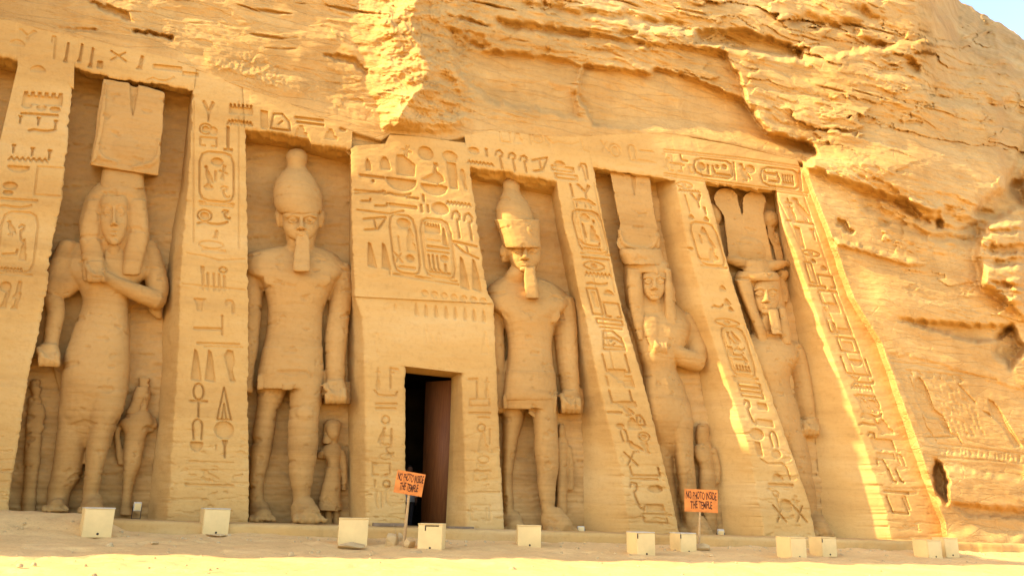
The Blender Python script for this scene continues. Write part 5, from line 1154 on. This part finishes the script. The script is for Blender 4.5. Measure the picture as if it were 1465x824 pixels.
# ---------------------------------------------------------------- loose things
def ground_at(x, y):
    """where the sight line of a photo pixel meets the sand"""
    dv = fw+RGT*((x-W0/2)/FPX)-UPV*((y-H0/2)/FPX)
    lo, hi = 4.0, 60.0
    for _ in range(60):
        m = (lo+hi)/2; p = EYE+dv*m
        if p[1] > .3 or p[2] < gz(p[0], p[1]): hi = m
        else: lo = m
    return EYE+dv*hi
BG = 'cream floodlight boxes along the foot of the temple'
boxes = [  # x left, x right, y top, y bottom, angle between its front and the sight line, label
 (114, 157, 727, 767, 7, 'cream floodlight box standing in front of the leftmost queen statue'),
 (284, 325, 728, 765, 10, 'cream floodlight box with dark lid line, at the foot of the ankh-carved pillar'),
 (482, 525, 742, 780, 2, 'cream floodlight box on a flat slab just left of the doorway'),
 (597, 637, 750, 787, -9, 'slightly twisted cream floodlight box in front of the door, next to stones'),
 (738, 774, 752, 782, 4, 'cream floodlight box below the king in the double crown'),
 (897, 937, 762, 795, 31, 'cream floodlight box seen at its corner, left neighbour of the sign post'),
 (959, 996, 763, 791, 34, 'cream floodlight box touching the post of the right-hand orange sign'),
 (1113, 1153, 769, 799, 44, 'cream floodlight box with one side glaring in the sun, fourth from the right'),
 (1160, 1196, 769, 795, 42, 'shaded cream floodlight box close behind the sunlit one, third from the right'),
 (1310, 1346, 773, 798, 48, 'cream floodlight box with one sunlit side, nearer of the far right pair'),
 (1338, 1370, 770, 796, 44, 'cream floodlight box half hidden behind its neighbour at the far right'),
]
def flood_box(xl, xr, yt, yb, ang, label, i):
    cx = (xl+xr)/2
    g = ground_at(cx, yb-.5)
    dv = g-EYE; az = math.atan2(dv[0], dv[1]); dep = dv@fw
    wpx = (xr-xl)/FPX*dep
    a = math.radians(abs(ang)); s = wpx/(math.cos(a)+.93*math.sin(a))*math.cos(math.atan(((cx-W0/2)/FPX)))**0.0
    hgt = (yb-yt)/FPX*dep*1.01
    rz = -az+math.radians(ang)
    hd = np.array([dv[0], dv[1], 0])/math.hypot(dv[0], dv[1])
    c = g+hd*s*.5*(math.cos(a)+math.sin(a)); z0 = g[2]-.03
    root = empty('floodlight_box', label, 'floodlight', (c[0], c[1], z0), BG)
    R = Matrix.Rotation(rz, 3, 'Z')
    def at(u, v, w): q = R@Vector((u, v, 0)); return (c[0]+q[0], c[1]+q[1], z0+w)
    A = Acc(); t = .012
    box(A, at(0, .01, hgt*.5), s, s-.02, hgt, rz, .008); A.build('housing', 'box', root, False)
    A = Acc(); box(A, at(0, -s/2+.003, hgt*.485), s*.985, .02, hgt*.955, rz, .005); A.build('front_panel', 'box', root, False)
    A = Acc(); box(A, at(0, 0, hgt+.006), s*1.02, s*1.02, .02, rz, .006); A.build('lid', 'grey' if i in (0, 1, 5, 6) else 'box', root, False)
    A = Acc()
    th = np.linspace(0, 2*PI, 12, endpoint=False)
    ring = lambda yy, r: np.array([at(.02*s+r*math.cos(q), yy, hgt*.13+r*math.sin(q)) for q in th])
    A.tube([ring(-s/2-.004, .026), ring(-s/2-.013, .02)]); A.build('cable_hole', 'boxdark', root, False)
    if i in (3, 5, 6, 8):                      # bent bracket at the upper corner
        A = Acc(); u = -s*.5+.012 if i != 3 else -s*.2
        box(A, at(u, -s/2-.011, hgt*.86), .02, .012, hgt*.2, rz)
        if i == 3: box(A, at(u+s*.28, -s/2-.011, hgt*.945), s*.54, .012, .02, rz)
        A.build('bracket', 'boxdark', root, False)
    return root
for i, b in enumerate(boxes): flood_box(*b, i)

# painted signs
def text_mesh(txt, size, sx):
    cu = bpy.data.curves.new('t', 'FONT'); cu.body = txt; cu.size = size; cu.align_x = 'CENTER'; cu.align_y = 'CENTER'
    cu.extrude = .0015; cu.offset = .004
    o = bpy.data.objects.new('t', cu); C.objects.link(o)
    me = bpy.data.meshes.new_from_object(o.evaluated_get(bpy.context.evaluated_depsgraph_get()))
    bpy.data.objects.remove(o); bpy.data.curves.remove(cu)
    me.transform(Matrix.Scale(sx, 4, (1, 0, 0)))
    return me
def sign(xc, yc, wpx, hpx, tilt, xbase, ybase, label, lean_post):
    g = ground_at(xbase, ybase); Y = g[1]
    c = PY(xc, yc, Y); k = np.linalg.norm(PY(xc+1, yc, Y)-c)
    w, h = wpx*k, hpx*k
    root = empty('sign', label, 'sign', tuple(g))
    az = math.atan2(c[0]-EYE[0], c[1]-EYE[1])
    Rb = Matrix.Rotation(-az*.55, 3, 'Z')@Matrix.Rotation(-tilt, 3, 'Y').transposed()@Matrix.Rotation(math.radians(90), 3, 'X')
    Rb = Matrix.Rotation(-az*.55, 3, 'Z')@Matrix.Rotation(tilt, 3, 'Y')@Matrix.Rotation(math.radians(90), 3, 'X')
    A = Acc(); box(A, tuple(c), w, h, .022, Rb, .003); A.build('board', 'orange', root, False)
    for nm, tx, dy in (('lettering', 'NO PHOTO INSIDE', .21), ('lettering', 'THE TEMPLE', -.20)):
        me = text_mesh(tx, h*.47, 1.0)
        ww = max(v.co.x for v in me.vertices)-min(v.co.x for v in me.vertices)
        want = w*(.92 if 'PHOTO' in tx else .66)
        me.transform(Matrix.Scale(want/ww, 4, (1, 0, 0)))
        # hand painted: letters wander a little
        for v in me.vertices:
            v.co.y += .012*math.sin(v.co.x*23+len(tx)); v.co.x += .006*math.sin(v.co.y*40+v.co.x*9)
        M4 = Matrix.Translation(Vector(c))@Rb.to_4x4()@Matrix.Translation((0, h*dy, .0135))
        me.transform(M4); link(nm, me, 'ink', root, False)
    # post behind the board
    top = Vector(c)+Rb@Vector((0, h*.3, -.03)); bot = Vector(g)+Vector((0, 0, -.1))
    th = np.linspace(0, 2*PI, 8, endpoint=False); rings = []
    for t in np.linspace(0, 1, 8):
        q = bot.lerp(top, t); r = .032+.004*math.sin(t*7)
        rings.append(np.array([[q[0]+r*math.cos(a), q[1]+r*math.sin(a)*.7, q[2]] for a in th]))
    A = Acc(); A.tube(rings); A.build('post', 'post', root)
sign(586, 691, 40, 31, math.radians(8), 577, 781, 'tilted orange board on a leaning post before the dark doorway', 0)
sign(1003, 716, 41, 27, math.radians(1.5), 999, 786, 'upright orange board on a straight post below the rattle-bearing queen', 0)

# stones
def rockmesh(c, rx, ry, rz, seed, sub=3):
    g = np.random.default_rng(seed*13+1); bm = bmesh.new()
    for i in range(20):
        q = g.normal(size=3); q /= np.linalg.norm(q); q = q*g.uniform(.78, 1.05)
        bm.verts.new((c[0]+q[0]*rx, c[1]+q[1]*ry, c[2]+q[2]*rz))
    r = bmesh.ops.convex_hull(bm, input=bm.verts)
    bmesh.ops.delete(bm, geom=[v for v in bm.verts if not v.link_faces], context='VERTS')
    bmesh.ops.bevel(bm, geom=list(bm.edges), offset=min(rx, rz)*.10, segments=2, affect='EDGES', profile=.6)
    me = bpy.data.meshes.new('stone'); bm.to_mesh(me); bm.free(); return me
SG = 'loose stones lying before the temple'
for k, (x, y, w, h, lab) in enumerate([
 (561, 781, 27, 19, 'large pale stone heaped at the foot of the tilted sign post'),
 (587, 783, 20, 16, 'rounded stone between the tilted sign and the box before the door'),
 (573, 775, 11, 15, 'small upright stone wedged behind the post of the tilted sign'),
 (1010, 788, 27, 12, 'flat grey stone at the foot of the upright sign post'),
 (503, 784, 46, 9, 'flat slab lying under the box left of the doorway'),
 (306, 768, 40, 5, 'thin flat slab under the box by the ankh-carved pillar'),
 (596, 792, 30, 5, 'flat stone chip in front of the twisted floodlight box'),
 (220, 778, 14, 4, 'small pale stone on the shaded sand between the two leftmost boxes'),
 (1020, 797, 9, 5, 'white pebble on the sunlit sand below the upright sign')]):
    g = ground_at(x, y); kk = (g-EYE)@fw/FPX
    o = link('stone', rockmesh((g[0], g[1]+w*kk*.3, g[2]+h*kk*.38), w*kk*.52, w*kk*.42, h*kk*.62, k+1), 'stone', None, False); tag(o, lab, 'stone', SG)
# gravel scattered over the sand
A = Acc()
n = 900
for i in range(n):
    x = rng.uniform(-7, 24); y = rng.uniform(-9.5, -1.5) if i % 3 else rng.uniform(-2.2, -1.3)
    r = .012+.035*rng.random()**3+(.05*rng.random() if i % 37 == 0 else 0)
    z = float(gz(x, y))+.03*float(fbm(np.array(x/1.6), np.array(y/1.1), 4, 151))
    th = np.linspace(0, 2*PI, 6, endpoint=False)+rng.random()*6
    jit = 1+.35*(rng.random((3, 6))-.5)
    A.tube([np.stack([x+q*r*jit[j]*np.cos(th), y+q*r*jit[j]*np.sin(th)*.8, z+np.full(6, h*r)], -1) for j, (q, h) in enumerate(((1, -.4), (.95, .35), (.45, .75)))])
tag(A.build('gravel', 'stone', None, False), kind='stuff')

# plank lying on the ledge by the door
p0 = P(533, 757, .35); p1 = P(580, 758.5, .35); L = np.linalg.norm(p1-p0); m = (p0+p1)/2
A = Acc(); box(A, (m[0], m[1], float(zbase(m[0]))+.045), L, .18, .07, -math.atan2(p0[1]-p1[1], p1[0]-p0[0])*0, .006)
tag(A.build('plank', 'plank', None, False), 'grey wooden plank lying on the ledge left of the doorway', 'plank')
p0 = P(640, 762, .3); p1 = P(676, 764, .3); L = np.linalg.norm(p1-p0); m = (p0+p1)/2
A = Acc(); box(A, (m[0], m[1], float(zbase(m[0]))+.02), L, .22, .05, 0.0, .006)
tag(A.build('plank', 'plank', None, False), 'short thin plank lying on the ledge right of the doorway', 'plank')

# small spotlights tucked by the statues' feet
def spot(x, y, w, h, d, label, tilt):
    z = None; c = P(x, y, d); k = mpp(x, y, d); zf = float(zbase(c[0]))
    root = empty('small_spotlight', label, 'spotlight', (c[0], c[1], zf), 'small spotlights by the statues\' feet')
    az = math.atan2(c[0], c[1]+20)
    R = Matrix.Rotation(-az+.15, 3, 'Z')@Matrix.Rotation(tilt, 3, 'X')
    A = Acc(); box(A, tuple(c), w*k, .12, h*k, R, .01); A.build('lamp_housing', 'grey', root, False)
    A = Acc(); q = Vector(c)+R@Vector((0, -.064, 0)); box(A, tuple(q), w*k*.84, .008, h*k*.78, R, .002); A.build('lens', 'box', root, False)
    A = Acc()
    for s in (-1, 1):
        q = Vector(c)+R@Vector((s*(w*k*.5+.012), 0, 0)); hh = max(q[2]-zf, .05)
        box(A, (q[0], q[1], zf+hh/2-.01), .014, .03, hh+.02)
    q = Vector(c); 
    box(A, (q[0], q[1], zf+.008), w*k*1.12, .05, .016, -az+.15)
    A.build('stand', 'boxdark', root, False)
spot(196.5, 724, 11, 13, -.45, 'small white spotlight on a bracket beside the small princess statue', .1)
spot(1031, 764, 8, 12, -.35, 'small pale spotlight near the upright sign, tilted up at the niche', .25)
spot(831, 759, 9, 11, -.35, 'small round-edged spotlight by the foot of the double-crowned king', -.2)
# ---------------------------------------------------------------- person standing just inside the door, mostly behind the tilted sign
def wl(acc, rings_spec, nn=20):
    """rings (x, y, z, rx, ry) in metres"""
    th = np.linspace(0, 2*PI, nn, endpoint=False)
    r = cr(rings_spec, lambda p, q: np.linalg.norm(p[:3]-q[:3])/.03+1)
    acc.tube(np.array([np.stack([q[0]+q[3]*np.cos(th), q[1]+q[4]*np.sin(th), q[2]+0*th], -1) for q in r]))
def wt(acc, pts, nn=12):
    r = cr(pts, lambda p, q: np.linalg.norm(p[:3]-q[:3])/.02+1); c = r[:, :3]; rings = []
    th = np.linspace(0, 2*PI, nn, endpoint=False)
    for i in range(len(c)):
        t = c[min(i+1, len(c)-1)]-c[max(i-1, 0)]; t = t/np.linalg.norm(t)
        a = np.cross(t, [.3, 1, .2]); a /= np.linalg.norm(a); b = np.cross(t, a)
        rings.append(c[i]+r[i, 3]*(np.cos(th)[:, None]*a+np.sin(th)[:, None]*b))
    acc.tube(np.array(rings))
pc = P(586, 757, -1.2); px_, py_ = pc[0]+.27, pc[1]+1.5; pz = -.11
root = empty('person', 'person in a pale top and dark trousers standing just inside the dark doorway', 'person', (px_, py_, pz))
def off(L): return [(px_+q[0], py_+q[1], pz+q[2])+tuple(q[3:]) for q in L]
A = Acc()
wl(A, off([(0, 0, .84, .15, .11), (0, 0, .95, .165, .115), (0, 0, 1.1, .15, .10), (0, 0, 1.25, .17, .11), (0, .01, 1.36, .185, .105), (0, .01, 1.42, .13, .085), (0, 0, 1.46, .06, .06), (0, -.005, 1.52, .055, .058)]))
wl(A, off([(0, -.01, 1.5, .05, .055), (0, -.02, 1.54, .065, .075), (0, -.02, 1.6, .075, .092), (0, -.015, 1.66, .076, .098), (0, -.01, 1.71, .062, .085), (0, 0, 1.745, .025, .04)]))
for s in (-1, 1):
    wt(A, off([(s*.085, 0, .9, .085), (s*.09, .0, .7, .075), (s*.09, -.01, .48, .058), (s*.09, .02, .3, .052), (s*.09, .03, .09, .04)]))
    wt(A, off([(s*.09, .05, .05, .042), (s*.095, -.04, .045, .045), (s*.10, -.15, .03, .035)]))
    wt(A, off([(s*.17, .01, 1.38, .05), (s*.215, .02, 1.2, .045), (s*.225, .02, 1.08, .04), (s*.22, -.03, .95, .034), (s*.215, -.05, .84, .028)]))
    wt(A, off([(s*.215, -.05, .85, .03), (s*.213, -.06, .79, .036), (s*.212, -.065, .75, .034)]))
    for f in range(4): wt(A, off([(s*.205, -.095+.022*f, .76, .010), (s*.205, -.10+.022*f, .70, .0095), (s*.195, -.098+.022*f, .665+.006*abs(f-1.5), .008)]), 8)
    wt(A, off([(s*.205, -.085, .80, .012), (s*.185, -.11, .765, .011), (s*.18, -.115, .73, .009)]), 8)
    wt(A, off([(s*.078, .0, 1.635, .012), (s*.084, .005, 1.615, .014), (s*.078, .0, 1.59, .009)]), 8)
wt(A, off([(0, -.112, 1.645, .009), (0, -.125, 1.61, .013), (0, -.118, 1.598, .012)]), 8)
wt(A, off([(-.025, -.103, 1.565, .007), (0, -.110, 1.565, .009), (.025, -.103, 1.565, .007)]), 8)
for s in (-1, 1): wt(A, off([(s*.015, -.105, 1.648, .006), (s*.03, -.107, 1.652, .009), (s*.048, -.097, 1.648, .006)]), 8)
body = link('body', remeshed(A, 'body', .011, 2), 'skin', root)
A = Acc(); wl(A, off([(0, .005, 1.60, .078, .075), (0, .015, 1.66, .084, .098), (0, .005, 1.72, .07, .092), (0, .005, 1.762, .03, .045)]))
link('hair', remeshed(A, 'hair', .012, 1), 'hair', root)
A = Acc()
wl(A, off([(0, 0, .76, .20, .145), (0, 0, .95, .19, .135), (0, 0, 1.1, .175, .125), (0, 0, 1.25, .19, .13), (0, .01, 1.36, .205, .12), (0, .01, 1.43, .14, .10), (0, 0, 1.465, .075, .075)]))
for s in (-1, 1): wt(A, off([(s*.165, .01, 1.39, .065), (s*.215, .02, 1.22, .062), (s*.228, .02, 1.08, .058), (s*.222, -.03, .95, .052), (s*.218, -.045, .89, .05)]))
link('shirt', remeshed(A, 'shirt', .014, 2), 'cloth', root)
A = Acc()
wl(A, off([(0, 0, .98, .172, .122), (0, 0, .88, .18, .128), (0, 0, .8, .17, .12)]))
for s in (-1, 1): wt(A, off([(s*.088, 0, .9, .10), (s*.092, .0, .7, .09), (s*.092, -.005, .48, .075), (s*.092, .02, .3, .07), (s*.092, .03, .09, .068)]))
link('trousers', remeshed(A, 'trousers', .013, 2), 'trousers', root)
